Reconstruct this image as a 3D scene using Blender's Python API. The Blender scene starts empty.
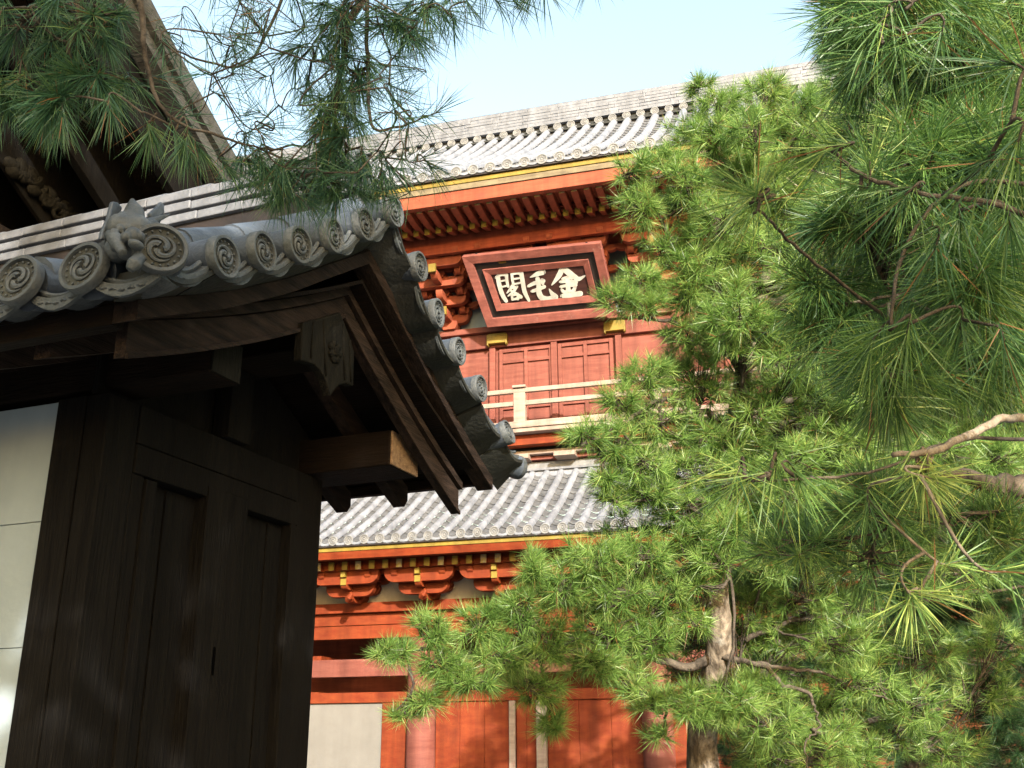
import bpy, math, random
import numpy as np
from mathutils import Vector, Matrix
random.seed(7)
# ------------------------------------------------------------------ camera, sky, sun, exposure
scene = bpy.context.scene
COL = scene.collection
F = 1000.0; PITCH = math.radians(19.2); ROLL = math.radians(0.5); EYE = np.array([0, 0, 1.6])
cam = bpy.data.objects.new('camera', bpy.data.cameras.new('camera')); COL.objects.link(cam)
cam.data.sensor_width = 36.0; cam.data.lens = 36.0 * F / 1024.0
cam.data.clip_start = 0.05; cam.data.clip_end = 3000
fw = np.array([0, math.cos(PITCH), math.sin(PITCH)]); rt0 = np.array([1.0, 0, 0]); up0 = np.array([0, -math.sin(PITCH), math.cos(PITCH)])
cR, sR = math.cos(ROLL), math.sin(ROLL)
rt = cR * rt0 - sR * up0; up = cR * up0 + sR * rt0
m = Matrix(((rt[0], up[0], -fw[0], 0), (rt[1], up[1], -fw[1], 0), (rt[2], up[2], -fw[2], 1.6), (0, 0, 0, 1)))
cam.matrix_world = m
scene.camera = cam
scene.view_settings.view_transform = 'Standard'
scene.view_settings.look = 'None'
scene.view_settings.exposure = 1.72
scene.view_settings.gamma = 1.0
scene.view_settings.use_curve_mapping = False
SUN_AZ, SUN_EL = 165.0, 22.5
w = bpy.data.worlds.new('World'); scene.world = w; w.use_nodes = True
wn = w.node_tree.nodes; wl = w.node_tree.links
for n in list(wn): wn.remove(n)
sky = wn.new('ShaderNodeTexSky'); sky.sky_type = 'NISHITA'; sky.sun_disc = False
sky.sun_elevation = math.radians(SUN_EL); sky.sun_rotation = math.radians(SUN_AZ)
sky.air_density = 1.9; sky.dust_density = 3.5; sky.ozone_density = 0.6
bg = wn.new('ShaderNodeBackground'); bg.inputs[1].default_value = 0.15
wo = wn.new('ShaderNodeOutputWorld')
wl.new(sky.outputs[0], bg.inputs[0]); wl.new(bg.outputs[0], wo.inputs[0])
sl = bpy.data.lights.new('sun', 'SUN'); sl.energy = 3.5; sl.angle = math.radians(0.53); sl.color = (1.0, 0.955, 0.89)
so = bpy.data.objects.new('sun', sl); COL.objects.link(so)
a_, e_ = math.radians(SUN_AZ), math.radians(SUN_EL)
sdir = Vector((math.sin(a_) * math.cos(e_), math.cos(a_) * math.cos(e_), math.sin(e_)))
so.rotation_euler = sdir.to_track_quat('Z', 'Y').to_euler(); so.location = (3, -12, 14)

# ------------------------------------------------------------------ helpers
def ray(x, y): return fw * F + rt * (x - 512) + up * (384 - y)
def pt(x, y, d): return EYE + ray(x, y) / F * d      # a world point at a picked distance

class Frame:
    """local frame: x along (az_x), y along (az_y), z up"""
    def __init__(s, o, azx, azy):
        s.o = np.array(o, float)
        f = lambda a: np.array([math.sin(math.radians(a)), math.cos(math.radians(a)), 0])
        s.x, s.y = f(azx), f(azy); s.rz = math.radians(90 - azx)
    def loc(s, p):
        q = np.array(p) - s.o; return (float(q @ s.x), float(q @ s.y), float(q[2]))
    def at_x(s, px, py, v):
        d = ray(px, py); t = (v - (EYE - s.o) @ s.x) / (d @ s.x); return s.loc(EYE + d * t)
    def at_y(s, px, py, v):
        d = ray(px, py); t = (v - (EYE - s.o) @ s.y) / (d @ s.y); return s.loc(EYE + d * t)
    def world(s, p): return s.o + s.x * p[0] + s.y * p[1] + np.array([0, 0, p[2]])

def tag(o, label=None, cat=None, group=None, kind=None):
    if label: o['label'] = label
    if cat: o['category'] = cat
    if group: o['group'] = group
    if kind: o['kind'] = kind
    return o
def empty(name, loc=(0, 0, 0), rz=0.0):
    o = bpy.data.objects.new(name, None); COL.objects.link(o)
    o.location = loc; o.rotation_euler = (0, 0, rz); o.empty_display_size = 0.2
    return o

class MB:
    def __init__(s): s.v = []; s.f = []
    def add(s, vs, fs):
        b = len(s.v); s.v += [tuple(map(float, v)) for v in vs]; s.f += [tuple(i + b for i in f) for f in fs]
    def box(s, x0, x1, y0, y1, z0, z1):
        s.add([(x0, y0, z0), (x1, y0, z0), (x1, y1, z0), (x0, y1, z0), (x0, y0, z1), (x1, y0, z1), (x1, y1, z1), (x0, y1, z1)],
              [(0, 3, 2, 1), (4, 5, 6, 7), (0, 1, 5, 4), (1, 2, 6, 5), (2, 3, 7, 6), (3, 0, 4, 7)]); return s
    def prism(s, poly, d, axis='y', base=0.0):
        """poly: 2D points; extruded from base to base+d along axis"""
        n = len(poly); mk = {'x': lambda p, t: (t, p[0], p[1]), 'y': lambda p, t: (p[0], t, p[1]), 'z': lambda p, t: (p[0], p[1], t)}[axis]
        vs = [mk(p, base) for p in poly] + [mk(p, base + d) for p in poly]
        fs = [tuple(range(n))[::-1], tuple(range(n, 2 * n))] + [(i, (i + 1) % n, n + (i + 1) % n, n + i) for i in range(n)]
        s.add(vs, fs); return s
    def strip(s, lo, hi, d, axis='y', base=0.0):
        """board between two curves lo and hi (lists of 2D points), thickness d"""
        mk = {'x': lambda p, t: (t, p[0], p[1]), 'y': lambda p, t: (p[0], t, p[1])}[axis]
        n = len(lo); vs = []
        for a, b in zip(lo, hi): vs += [mk(a, base), mk(b, base), mk(b, base + d), mk(a, base + d)]
        fs = [(0, 1, 2, 3), (4 * n - 1, 4 * n - 2, 4 * n - 3, 4 * n - 4)]
        for i in range(n - 1):
            o = 4 * i
            for k in range(4): fs.append((o + k, o + (k + 1) % 4, o + 4 + (k + 1) % 4, o + 4 + k))
        s.add(vs, fs); return s
    def tube(s, pts, rad, seg=10, cap=True, arc=None):
        pts = [Vector(p) for p in pts]; n = len(pts)
        if not hasattr(rad, '__len__'): rad = [rad] * n
        prev = None; rings = []
        for i, p in enumerate(pts):
            t = (pts[min(i + 1, n - 1)] - pts[max(i - 1, 0)]).normalized()
            ref = Vector((0, 0, 1)) if abs(t.z) < 0.95 else Vector((1, 0, 0))
            a = t.cross(ref).normalized() if prev is None else (prev - t * prev.dot(t)).normalized()
            prev = a; b = t.cross(a)
            rings.append([p + (a * math.cos(q) + b * math.sin(q)) * rad[i] for q in [2 * math.pi * k / seg for k in range(seg)]])
        vs = [v for r in rings for v in r]; fs = []
        for i in range(n - 1):
            for k in range(seg):
                k2 = (k + 1) % seg; fs.append((i * seg + k, i * seg + k2, (i + 1) * seg + k2, (i + 1) * seg + k))
        if cap: fs += [tuple(range(seg))[::-1], tuple(range((n - 1) * seg, n * seg))]
        s.add(vs, fs); return s
    def ball(s, c, r, seg=10, rings=6, M=None):
        vs = []; fs = []
        for i in range(rings + 1):
            th = math.pi * i / rings
            for k in range(seg):
                q = 2 * math.pi * k / seg
                v = Vector((math.sin(th) * math.cos(q) * r[0], math.sin(th) * math.sin(q) * r[1], math.cos(th) * r[2]))
                if M: v = M @ v
                vs.append(v + Vector(c))
        for i in range(rings):
            for k in range(seg):
                k2 = (k + 1) % seg; fs.append((i * seg + k, i * seg + k2, (i + 1) * seg + k2, (i + 1) * seg + k))
        s.add(vs, fs); return s
    def build(s, name, mat, parent=None, smooth=False, bevel=0.0, loc=None, auto=None):
        me = bpy.data.meshes.new(name); me.from_pydata(s.v, [], s.f); me.materials.append(mat)
        import bmesh
        bm = bmesh.new(); bm.from_mesh(me); bmesh.ops.recalc_face_normals(bm, faces=bm.faces); bm.to_mesh(me); bm.free()
        if smooth: me.polygons.foreach_set('use_smooth', [True] * len(me.polygons))
        o = bpy.data.objects.new(name, me); COL.objects.link(o)
        if parent: o.parent = parent
        if loc: o.location = loc
        if bevel:
            b = o.modifiers.new('bevel', 'BEVEL'); b.width = bevel; b.segments = 2; b.limit_method = 'ANGLE'; b.angle_limit = math.radians(50)
        if auto:
            try: me.set_sharp_from_angle(angle=math.radians(auto)); 
            except Exception: pass
        return o
def dup(o, parent, loc=None, rot=None, scale=None, name=None):
    c = o.copy(); COL.objects.link(c); c.parent = parent
    if name: c.name = name
    if loc is not None: c.location = loc
    if rot is not None: c.rotation_euler = rot
    if scale is not None: c.scale = scale
    for ch in o.children:
        d = ch.copy(); COL.objects.link(d); d.parent = c
    return c

# ------------------------------------------------------------------ materials
def mat(name, base, base2=None, rough=0.7, scale=6.0, stretch=(1, 1, 1), contrast=(0.35, 0.65), bump=0.15, bscale=40.0,
        stain=None, stain_scale=2.0, stain_cut=(0.55, 0.75), spec=0.4, fine=None, metal=0.0, detail=8, streak=(0.68, 1.2)):
    mt = bpy.data.materials.new(name); mt.use_nodes = True; nt = mt.node_tree; N = nt.nodes; L = nt.links
    bs = N['Principled BSDF']; bs.inputs['Roughness'].default_value = rough; bs.inputs['Specular IOR Level'].default_value = spec; bs.inputs['Metallic'].default_value = metal
    tc = N.new('ShaderNodeTexCoord'); mp = N.new('ShaderNodeMapping'); mp.inputs['Scale'].default_value = stretch
    L.new(tc.outputs['Object'], mp.inputs[0])
    n1 = N.new('ShaderNodeTexNoise'); n1.inputs['Scale'].default_value = scale; n1.inputs['Detail'].default_value = detail; n1.inputs['Roughness'].default_value = 0.65
    L.new(mp.outputs[0], n1.inputs[0])
    r = N.new('ShaderNodeValToRGB'); r.color_ramp.elements[0].position = contrast[0]; r.color_ramp.elements[1].position = contrast[1]
    r.color_ramp.elements[0].color = (*base, 1); r.color_ramp.elements[1].color = (*(base2 or base), 1)
    L.new(n1.outputs[0], r.inputs[0]); out = r.outputs[0]
    if stain:
        n2 = N.new('ShaderNodeTexNoise'); n2.inputs['Scale'].default_value = stain_scale; n2.inputs['Detail'].default_value = 10; n2.inputs['Roughness'].default_value = 0.7
        L.new(tc.outputs['Object'], n2.inputs[0])
        mr = N.new('ShaderNodeMapRange'); mr.inputs[1].default_value = stain_cut[0]; mr.inputs[2].default_value = stain_cut[1]
        L.new(n2.outputs[0], mr.inputs[0])
        mx = N.new('ShaderNodeMix'); mx.data_type = 'RGBA'; L.new(mr.outputs[0], mx.inputs[0]); L.new(out, mx.inputs[6]); mx.inputs[7].default_value = (*stain, 1); out = mx.outputs[2]
    # broad uneven fading and vertical runs of dirt
    mp2 = N.new('ShaderNodeMapping'); mp2.inputs['Scale'].default_value = (3.0, 3.0, 0.25); L.new(tc.outputs['Object'], mp2.inputs[0])
    n5 = N.new('ShaderNodeTexNoise'); n5.inputs['Scale'].default_value = 1.3; n5.inputs['Detail'].default_value = 7; n5.inputs['Roughness'].default_value = 0.6; L.new(mp2.outputs[0], n5.inputs[0])
    mr5 = N.new('ShaderNodeMapRange'); mr5.inputs[1].default_value = 0.3; mr5.inputs[2].default_value = 0.7; mr5.inputs[3].default_value = streak[0]; mr5.inputs[4].default_value = streak[1]; L.new(n5.outputs[0], mr5.inputs[0])
    vm = N.new('ShaderNodeVectorMath'); vm.operation = 'SCALE'; L.new(out, vm.inputs[0]); L.new(mr5.outputs[0], vm.inputs['Scale']); out = vm.outputs[0]
    L.new(out, bs.inputs['Base Color'])
    if bump:
        n3 = N.new('ShaderNodeTexNoise'); n3.inputs['Scale'].default_value = bscale; n3.inputs['Detail'].default_value = 6
        L.new(mp.outputs[0], n3.inputs[0])
        b = N.new('ShaderNodeBump'); b.inputs['Strength'].default_value = bump; b.inputs['Distance'].default_value = 0.02
        L.new(n3.outputs[0], b.inputs['Height']); L.new(b.outputs[0], bs.inputs['Normal'])
    # roughness variation
    mr2 = N.new('ShaderNodeMapRange'); mr2.inputs[3].default_value = max(0.05, rough - 0.12); mr2.inputs[4].default_value = min(1, rough + 0.12)
    L.new(n1.outputs[0], mr2.inputs[0]); L.new(mr2.outputs[0], bs.inputs['Roughness'])
    return mt

M = {}
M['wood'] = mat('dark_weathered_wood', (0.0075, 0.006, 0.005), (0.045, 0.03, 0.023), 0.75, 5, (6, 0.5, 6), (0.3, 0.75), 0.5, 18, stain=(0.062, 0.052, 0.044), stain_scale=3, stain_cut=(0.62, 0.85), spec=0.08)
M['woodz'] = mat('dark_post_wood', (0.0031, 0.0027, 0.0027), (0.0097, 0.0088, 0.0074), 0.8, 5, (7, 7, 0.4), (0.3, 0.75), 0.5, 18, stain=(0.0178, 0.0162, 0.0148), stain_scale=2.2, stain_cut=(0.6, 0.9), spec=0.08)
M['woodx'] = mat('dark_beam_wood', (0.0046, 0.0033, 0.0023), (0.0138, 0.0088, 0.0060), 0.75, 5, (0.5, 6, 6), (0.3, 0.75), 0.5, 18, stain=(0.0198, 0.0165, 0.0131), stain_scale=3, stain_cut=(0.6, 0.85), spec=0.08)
M['endgrain'] = mat('pale_end_grain', (0.1306, 0.0734, 0.0367), (0.2774, 0.1795, 0.0979), 0.8, 3, (1, 14, 14), (0.35, 0.65), 0.6, 12)
M['carved'] = mat('carved_grey_wood', (0.0059, 0.0055, 0.0042), (0.0157, 0.0144, 0.0112), 0.8, 9, (5, 5, 1), (0.3, 0.7), 0.5, 30, spec=0.08)
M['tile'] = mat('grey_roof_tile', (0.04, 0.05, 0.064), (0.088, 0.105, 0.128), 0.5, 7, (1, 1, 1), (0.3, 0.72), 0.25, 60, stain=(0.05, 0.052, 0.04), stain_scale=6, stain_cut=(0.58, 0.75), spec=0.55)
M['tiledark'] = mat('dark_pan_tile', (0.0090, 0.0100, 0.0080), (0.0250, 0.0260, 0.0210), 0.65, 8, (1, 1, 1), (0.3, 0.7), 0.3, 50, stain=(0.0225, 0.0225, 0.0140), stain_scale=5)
M['face'] = mat('tile_face', (0.036, 0.043, 0.047), (0.105, 0.115, 0.118), 0.6, 16, (1, 1, 1), (0.3, 0.7), 0.25, 80, stain=(0.035, 0.042, 0.038), stain_scale=11, stain_cut=(0.52, 0.75))
M['recess'] = mat('recessed_tile_field', (0.022, 0.024, 0.022), (0.06, 0.062, 0.05), 0.8, 20)
M['brecess'] = mat('pale_recessed_field', (0.1040, 0.1040, 0.1040), (0.1760, 0.1760, 0.1680), 0.8, 12)
M['ridge'] = mat('pale_ridge_tile', (0.1020, 0.1074, 0.1190), (0.1700, 0.1768, 0.1938), 0.5, 8, (1, 1, 1), (0.3, 0.7), 0.2, 50, stain=(0.0680, 0.0680, 0.0680), stain_scale=5, stain_cut=(0.6, 0.8), spec=0.5)
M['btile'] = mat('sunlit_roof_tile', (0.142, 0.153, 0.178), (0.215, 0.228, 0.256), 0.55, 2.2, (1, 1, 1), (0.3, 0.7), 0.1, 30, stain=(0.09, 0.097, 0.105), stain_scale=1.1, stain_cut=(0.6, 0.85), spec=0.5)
M['bface'] = mat('round_tile_end', (0.1360, 0.1394, 0.1394), (0.2448, 0.2448, 0.2414), 0.6, 7, (1, 1, 1), (0.3, 0.7), 0.2, 40)
M['red'] = mat('vermilion_paint', (0.1398, 0.0193, 0.0054), (0.2043, 0.0419, 0.0107), 0.6, 2.5, (1, 1, 3), (0.3, 0.7), 0.12, 14, stain=(0.1075, 0.0183, 0.0075), stain_scale=2.0, stain_cut=(0.55, 0.8), spec=0.2)
M['redfade'] = mat('faded_red_paint', (0.1309, 0.0361, 0.0249), (0.1932, 0.0674, 0.0486), 0.7, 2.0, (0.6, 1, 5), (0.3, 0.7), 0.15, 12, stain=(0.2244, 0.1185, 0.0903), stain_scale=3.5, stain_cut=(0.62, 0.85), spec=0.2)
M['reddeep'] = mat('deep_red_paint', (0.1710, 0.0342, 0.0180), (0.2610, 0.0630, 0.0306), 0.65, 3, (0.6, 1, 5), (0.3, 0.7), 0.12, 14, spec=0.2)  # red lifted to stand in for bounce light under the upper eaves
M['redboard'] = mat('deep_red_plank', (0.1800, 0.0306, 0.0153), (0.2790, 0.0612, 0.0270), 0.65, 3, (0.4, 1, 7), (0.3, 0.7), 0.15, 14, spec=0.2)  # plank red also brightened in place of bounce light
M['yellow'] = mat('ochre_yellow_paint', (0.1555, 0.1066, 0.0086), (0.2189, 0.1555, 0.0230), 0.6, 5, (1, 1, 1), (0.3, 0.7), 0.15, 20, stain=(0.1267, 0.1152, 0.0749), stain_scale=2.2, stain_cut=(0.60, 0.72))
M['cream'] = mat('worn_cream_paint', (0.2464, 0.2016, 0.1210), (0.3046, 0.2598, 0.1702), 0.7, 6, (1, 1, 1), (0.3, 0.7), 0.15, 20, stain=(0.2957, 0.2150, 0.0269), stain_scale=9, stain_cut=(0.5, 0.6))
M['plaster'] = mat('white_plaster', (0.21, 0.255, 0.28), (0.29, 0.345, 0.37), 0.85, 1.2, (1, 1, 1), (0.25, 0.75), 0.08, 30, stain=(0.16, 0.195, 0.215), stain_scale=1.6, stain_cut=(0.55, 0.9), streak=(0.93, 1.05), spec=0.2)
M['bplaster'] = mat('cream_plaster', (0.1410, 0.1312, 0.1136), (0.1880, 0.1762, 0.1566), 0.85, 1.2, (1, 1, 1), (0.25, 0.75), 0.08, 30, stain=(0.1332, 0.1214, 0.1018), stain_scale=1.5, stain_cut=(0.55, 0.9), streak=(0.93, 1.05), spec=0.2)
M['palewood'] = mat('bleached_rail_wood', (0.2112, 0.1540, 0.1232), (0.3256, 0.2552, 0.2112), 0.8, 3, (0.5, 4, 4), (0.3, 0.7), 0.25, 14, stain=(0.2640, 0.1056, 0.0704), stain_scale=2.2, stain_cut=(0.6, 0.75))
M['signred'] = mat('weathered_sign_frame', (0.1615, 0.0442, 0.0323), (0.2550, 0.0850, 0.0638), 0.75, 3, (0.6, 1, 5), (0.3, 0.7), 0.2, 14, stain=(0.3060, 0.1870, 0.1530), stain_scale=5, stain_cut=(0.6, 0.8))
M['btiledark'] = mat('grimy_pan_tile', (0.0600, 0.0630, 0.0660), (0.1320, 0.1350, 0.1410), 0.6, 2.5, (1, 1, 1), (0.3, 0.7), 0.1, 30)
M['redup'] = mat('bounce_lit_aged_vermilion_paint', (0.1901, 0.0412, 0.0190), (0.2772, 0.0729, 0.0356), 0.65, 2.2, (0.7, 1, 4), (0.3, 0.7), 0.15, 14, stain=(0.1346, 0.0396, 0.0277), stain_scale=1.8, stain_cut=(0.55, 0.8), spec=0.2)
M['worn'] = mat('worn_board_edge', (0.0960, 0.0720, 0.0420), (0.1800, 0.1440, 0.0840), 0.8, 3, (0.4, 1, 3), (0.35, 0.65), 0.2, 14)
M['bounce_plaster'] = mat('bounce_lit_plaster', (0.46, 0.43, 0.37), (0.62, 0.58, 0.51), 0.9, 1.6, (1, 1, 1), (0.25, 0.75), 0.08, 30, stain=(0.34, 0.30, 0.24), stain_scale=2.5, streak=(0.85, 1.05))  # paler plaster copy; missing bounce light is put into its colour
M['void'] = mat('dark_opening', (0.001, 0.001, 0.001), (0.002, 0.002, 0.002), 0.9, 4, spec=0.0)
M['black'] = mat('black_lacquer_and_shade', (0.012, 0.010, 0.010), (0.025, 0.018, 0.016), 0.5, 4)  # sign black, also painted shade at the eaves and in the ridge gaps
M['brown'] = mat('dark_brown_panel', (0.0240, 0.0080, 0.0064), (0.0520, 0.0176, 0.0128), 0.55, 3, (1, 1, 6), (0.3, 0.7), 0.1, 14)
M['white'] = mat('white_character_paint', (0.4039, 0.4039, 0.3550), (0.4774, 0.4774, 0.4406), 0.7, 6)
M['bark_roof'] = mat('layered_bark_thatch', (0.035, 0.036, 0.033), (0.095, 0.095, 0.088), 0.95, 9, (1, 1, 6), (0.3, 0.7), 0.8, 14, stain=(0.045, 0.052, 0.03), stain_scale=2.5, spec=0.08)
M['bark'] = mat('pine_bark', (0.0931, 0.0745, 0.0559), (0.2795, 0.2328, 0.1769), 0.9, 14, (1.6, 1.6, 0.7), (0.4, 0.62), 1.0, 16, stain=(0.2981, 0.2888, 0.2515), stain_scale=5, stain_cut=(0.55, 0.7), spec=0.08)
M['twig'] = mat('pine_twig_bark', (0.034, 0.028, 0.022), (0.13, 0.108, 0.085), 0.9, 14, (1, 1, 1), (0.35, 0.65), 0.5, 60, spec=0.08)
M['ground'] = mat('pale_gravel', (0.085, 0.09, 0.095), (0.16, 0.165, 0.17), 0.95, 2, (1, 1, 1), (0.3, 0.7), 0.5, 80)

def needle_mat(name, c0, c1, c2, trans=0.35, rough=0.42):
    mt = bpy.data.materials.new(name); mt.use_nodes = True; nt = mt.node_tree; N = nt.nodes; L = nt.links
    bs = N['Principled BSDF']; bs.inputs['Roughness'].default_value = rough; bs.inputs['Specular IOR Level'].default_value = 0.5
    at = N.new('ShaderNodeAttribute'); at.attribute_name = 'tint'
    r = N.new('ShaderNodeValToRGB'); e = r.color_ramp.elements
    e[0].position = 0.0; e[0].color = (*c0, 1); e[1].position = 0.62; e[1].color = (*c1, 1)
    x = e.new(0.86); x.color = (*c2, 1); x = e.new(0.93); x.color = (0.26, 0.20, 0.05, 1); x = e.new(1.0); x.color = (0.25, 0.12, 0.045, 1)
    L.new(at.outputs['Fac'], r.inputs[0]); L.new(r.outputs[0], bs.inputs['Base Color'])
    tr = N.new('ShaderNodeBsdfTranslucent'); L.new(r.outputs[0], tr.inputs[0])
    mx = N.new('ShaderNodeMixShader'); mx.inputs[0].default_value = trans
    out = [n for n in N if n.type == 'OUTPUT_MATERIAL'][0]
    L.new(bs.outputs[0], mx.inputs[1]); L.new(tr.outputs[0], mx.inputs[2]); L.new(mx.outputs[0], out.inputs[0])
    return mt
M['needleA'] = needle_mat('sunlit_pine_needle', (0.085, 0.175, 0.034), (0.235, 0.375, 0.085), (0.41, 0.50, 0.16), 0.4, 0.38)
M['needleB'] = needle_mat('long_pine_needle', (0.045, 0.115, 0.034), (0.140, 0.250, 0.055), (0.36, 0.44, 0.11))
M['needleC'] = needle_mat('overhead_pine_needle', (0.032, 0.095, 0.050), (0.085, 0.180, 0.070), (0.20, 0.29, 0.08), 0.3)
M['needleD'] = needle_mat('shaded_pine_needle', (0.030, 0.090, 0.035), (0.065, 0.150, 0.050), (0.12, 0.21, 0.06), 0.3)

# ------------------------------------------------------------------ ground
g = MB(); g.add([(-600, -600, 0), (600, -600, 0), (600, 900, 0), (-600, 900, 0)], [(0, 1, 2, 3)])
tag(g.build('ground', M['ground']), kind='structure')

# ------------------------------------------------------------------ tiles shared by both roofs
def tile_disc(name, R, rim, face_mat, swirl=True, beads=16, length=0.0):
    """round eave tile; its face looks along -y, the barrel behind runs to +y"""
    b = MB(); seg = 28
    prof = [(R, 0.035), (R, 0.004), (R * 0.97, 0), (R * 0.84, 0), (R * 0.81, 0.016)]
    vs = []; fs = []
    for (r, y) in prof:
        for k in range(seg):
            q = 2 * math.pi * k / seg; vs.append((r * math.cos(q), y, r * math.sin(q)))
    for i in range(len(prof) - 1):
        for k in range(seg):
            k2 = (k + 1) % seg; fs.append((i * seg + k, i * seg + k2, (i + 1) * seg + k2, (i + 1) * seg + k))
    b.add(vs, fs)
    if swirl:
        for j in range(3):
            p = []; rr = []
            for i in range(15):
                t = i / 14; ang = j * 2.094 + t * 3.7; rad = R * (0.13 + 0.40 * min(1, t * 1.35) ** 0.8)
                p.append((rad * math.cos(ang), 0.010, rad * math.sin(ang))); rr.append(R * (0.115 * (1 - t) ** 0.7 + 0.018))
            b.tube(p, rr, 6)
        for k in range(beads):
            q = 2 * math.pi * k / beads; b.ball((R * 0.71 * math.cos(q), 0.010, R * 0.71 * math.sin(q)), (R * 0.052,) * 3, 6, 4)
    if length:
        b.tube([(0, 0.03, 0), (0, 0.035, 0), (0, length, 0)], [R * 0.9, R * 0.97, R * 0.93], 20, cap=True)
    return b

# ================================================================== DARK WOODEN GATE (near, left)
g0 = (-1.34512, 3.27941, 0.0)
G = Frame(g0, 110.8, 20.8)                       # local x = out of the gable (n), y = across the gable (a)
gate = empty('wooden_gate', g0, G.rz)
tag(gate, 'dark wooden gate with curved grey tiled gable roof, panelled side door and white plaster wall', 'gate')
AC = 1.42
def zin(t): return 3.565 - 0.60 * t + 0.07 * t * t        # lower edge of main bargeboard
def zout(t, sg=-1):                                        # lower edge of outer board
    if sg < 0: return float(np.interp(t, [0, 0.32, 0.65, 1.06, 1.55, 1.9], [3.836, 3.625, 3.404, 3.164, 2.925, 2.78]))
    return float(np.interp(t, [0, 0.35, 0.7, 1.25, 1.66, 2.0], [3.84, 3.665, 3.475, 3.20, 3.03, 2.93]))
def zdisc(t, sg=-1):                                       # centre line of verge tiles
    if sg < 0: return float(np.interp(t, [0, 0.07, 0.35, 0.62, 0.88, 1.12, 1.32, 1.64, 1.95], [4.11, 4.06, 3.85, 3.66, 3.49, 3.35, 3.235, 3.11, 3.0]))
    return float(np.interp(t, [0, 0.24, 0.46, 0.74, 1.05, 1.5, 1.89, 2.1], [4.11, 3.90, 3.73, 3.61, 3.49, 3.34, 3.28, 3.25]))
def side(sgn, t): return AC + sgn * t
ts = [i * 0.1 for i in range(0, 15)] + [1.44]
for sg in (-1, 1):
    # main bargeboard
    hs = lambda t: 0.115 + 0.02 * t
    lo = [(side(sg, t), zin(t)) for t in ts]; hi = [(side(sg, t), zin(t) + hs(t)) for t in ts]
    b = MB().strip(lo, hi, 0.05, 'x', -0.05)
    lo2 = [(side(sg, t), zin(t) - 0.006) for t in ts]; hi2 = [(side(sg, t), zin(t) + 0.016) for t in ts]
    b.strip(lo2, hi2, 0.014, 'x', 0.0)             # raised bead along the lower edge
    b.build('bargeboard', M['wood'], gate, bevel=0.003)
    # second fillet above it, set back
    lo = [(side(sg, t), zin(t) + hs(t) + 0.004) for t in ts]; hi = [(side(sg, t), zin(t) + hs(t) + 0.05) for t in ts]
    MB().strip(lo, hi, 0.045, 'x', -0.02).build('fillet', M['wood'], gate)
    tend = 1.55 if sg < 0 else 1.66
    to = [i * 0.1 for i in range(0, 16)] + [tend]
    lo = [(side(sg, t), zout(t, sg)) for t in to]; hi = [(side(sg, t), zout(t, sg) + 0.075) for t in to]
    MB().strip(lo, hi, 0.105, 'x', 0.03).build('verge_board', M['wood'], gate, bevel=0.003)
    # soffit boards
    zs_ = lambda t: zin(t) + hs(t) + 0.054 + (0.09 * max(0, t - 0.6) if sg > 0 else 0)
    lo = [(side(sg, t), zs_(t)) for t in ts]; hi = [(side(sg, t), zs_(t) + 0.02) for t in ts]
    MB().strip(lo, hi, 6.1, 'x', -6.0).build('soffit', M['woodx'], gate)
    lo = [(side(sg, t), zout(t, sg) + 0.078) for t in to]; hi = [(side(sg, t), zout(t, sg) + 0.10) for t in to]
    MB().strip(lo, hi, 6.13, 'x', -6.0).build('roof_board', M['woodx'], gate)
    a0 = side(sg, 1.50)
    if sg < 0: MB().box(-6.0, 0.028, side(sg, tend), side(sg, tend) + 0.06, zout(tend), zout(tend) + 0.074).build('eave_board', M['woodx'], gate, bevel=0.003)
    else: MB().box(-6.0, 0.028, side(sg, tend) - 0.06, side(sg, tend), 3.06, 3.12).build('eave_board', M['woodx'], gate, bevel=0.003)
    # rafters
    first = None
    for k in range(14):
        n = -0.42 - 0.40 * k
        if first is None:
            lo = [(side(sg, t), zin(t) + 0.05 + (0.06 if sg > 0 and t > 1.43 else 0)) for t in ts]; hi = [(side(sg, t), zin(t) + hs(t) + 0.05) for t in ts]
            first = MB().strip(lo, hi, 0.075, 'x', 0).build('rafter', M['wood'], gate, loc=(n, 0, 0))
        else: dup(first, gate, (n, 0, 0))
# three noses under the rear eave, cut on the skew
for n in (-0.42, -0.82):
    pass
# keta purlins; cut ends coloured pale as sunlit, the front one dark as shaded
for (a0, a1, z0, z1) in ((0.60, 0.80, 3.02, 3.20), (2.13, 2.46, 2.985, 3.185), (1.27, 1.57, 3.36, 3.56)):
    ne = -0.13 if a0 < 1 else -0.092
    k = MB().box(-6.0, ne, a0, a1, z0, z1).build('purlin', M['woodx'], gate, bevel=0.008)
    MB().box(ne + 0.0015, ne + 0.014, a0 + 0.004, a1 - 0.004, z0 + 0.004, z1 - 0.004).build('purlin_end', M['carved' if a0 < 1 else 'endgrain'], k, bevel=0.003)
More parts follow.
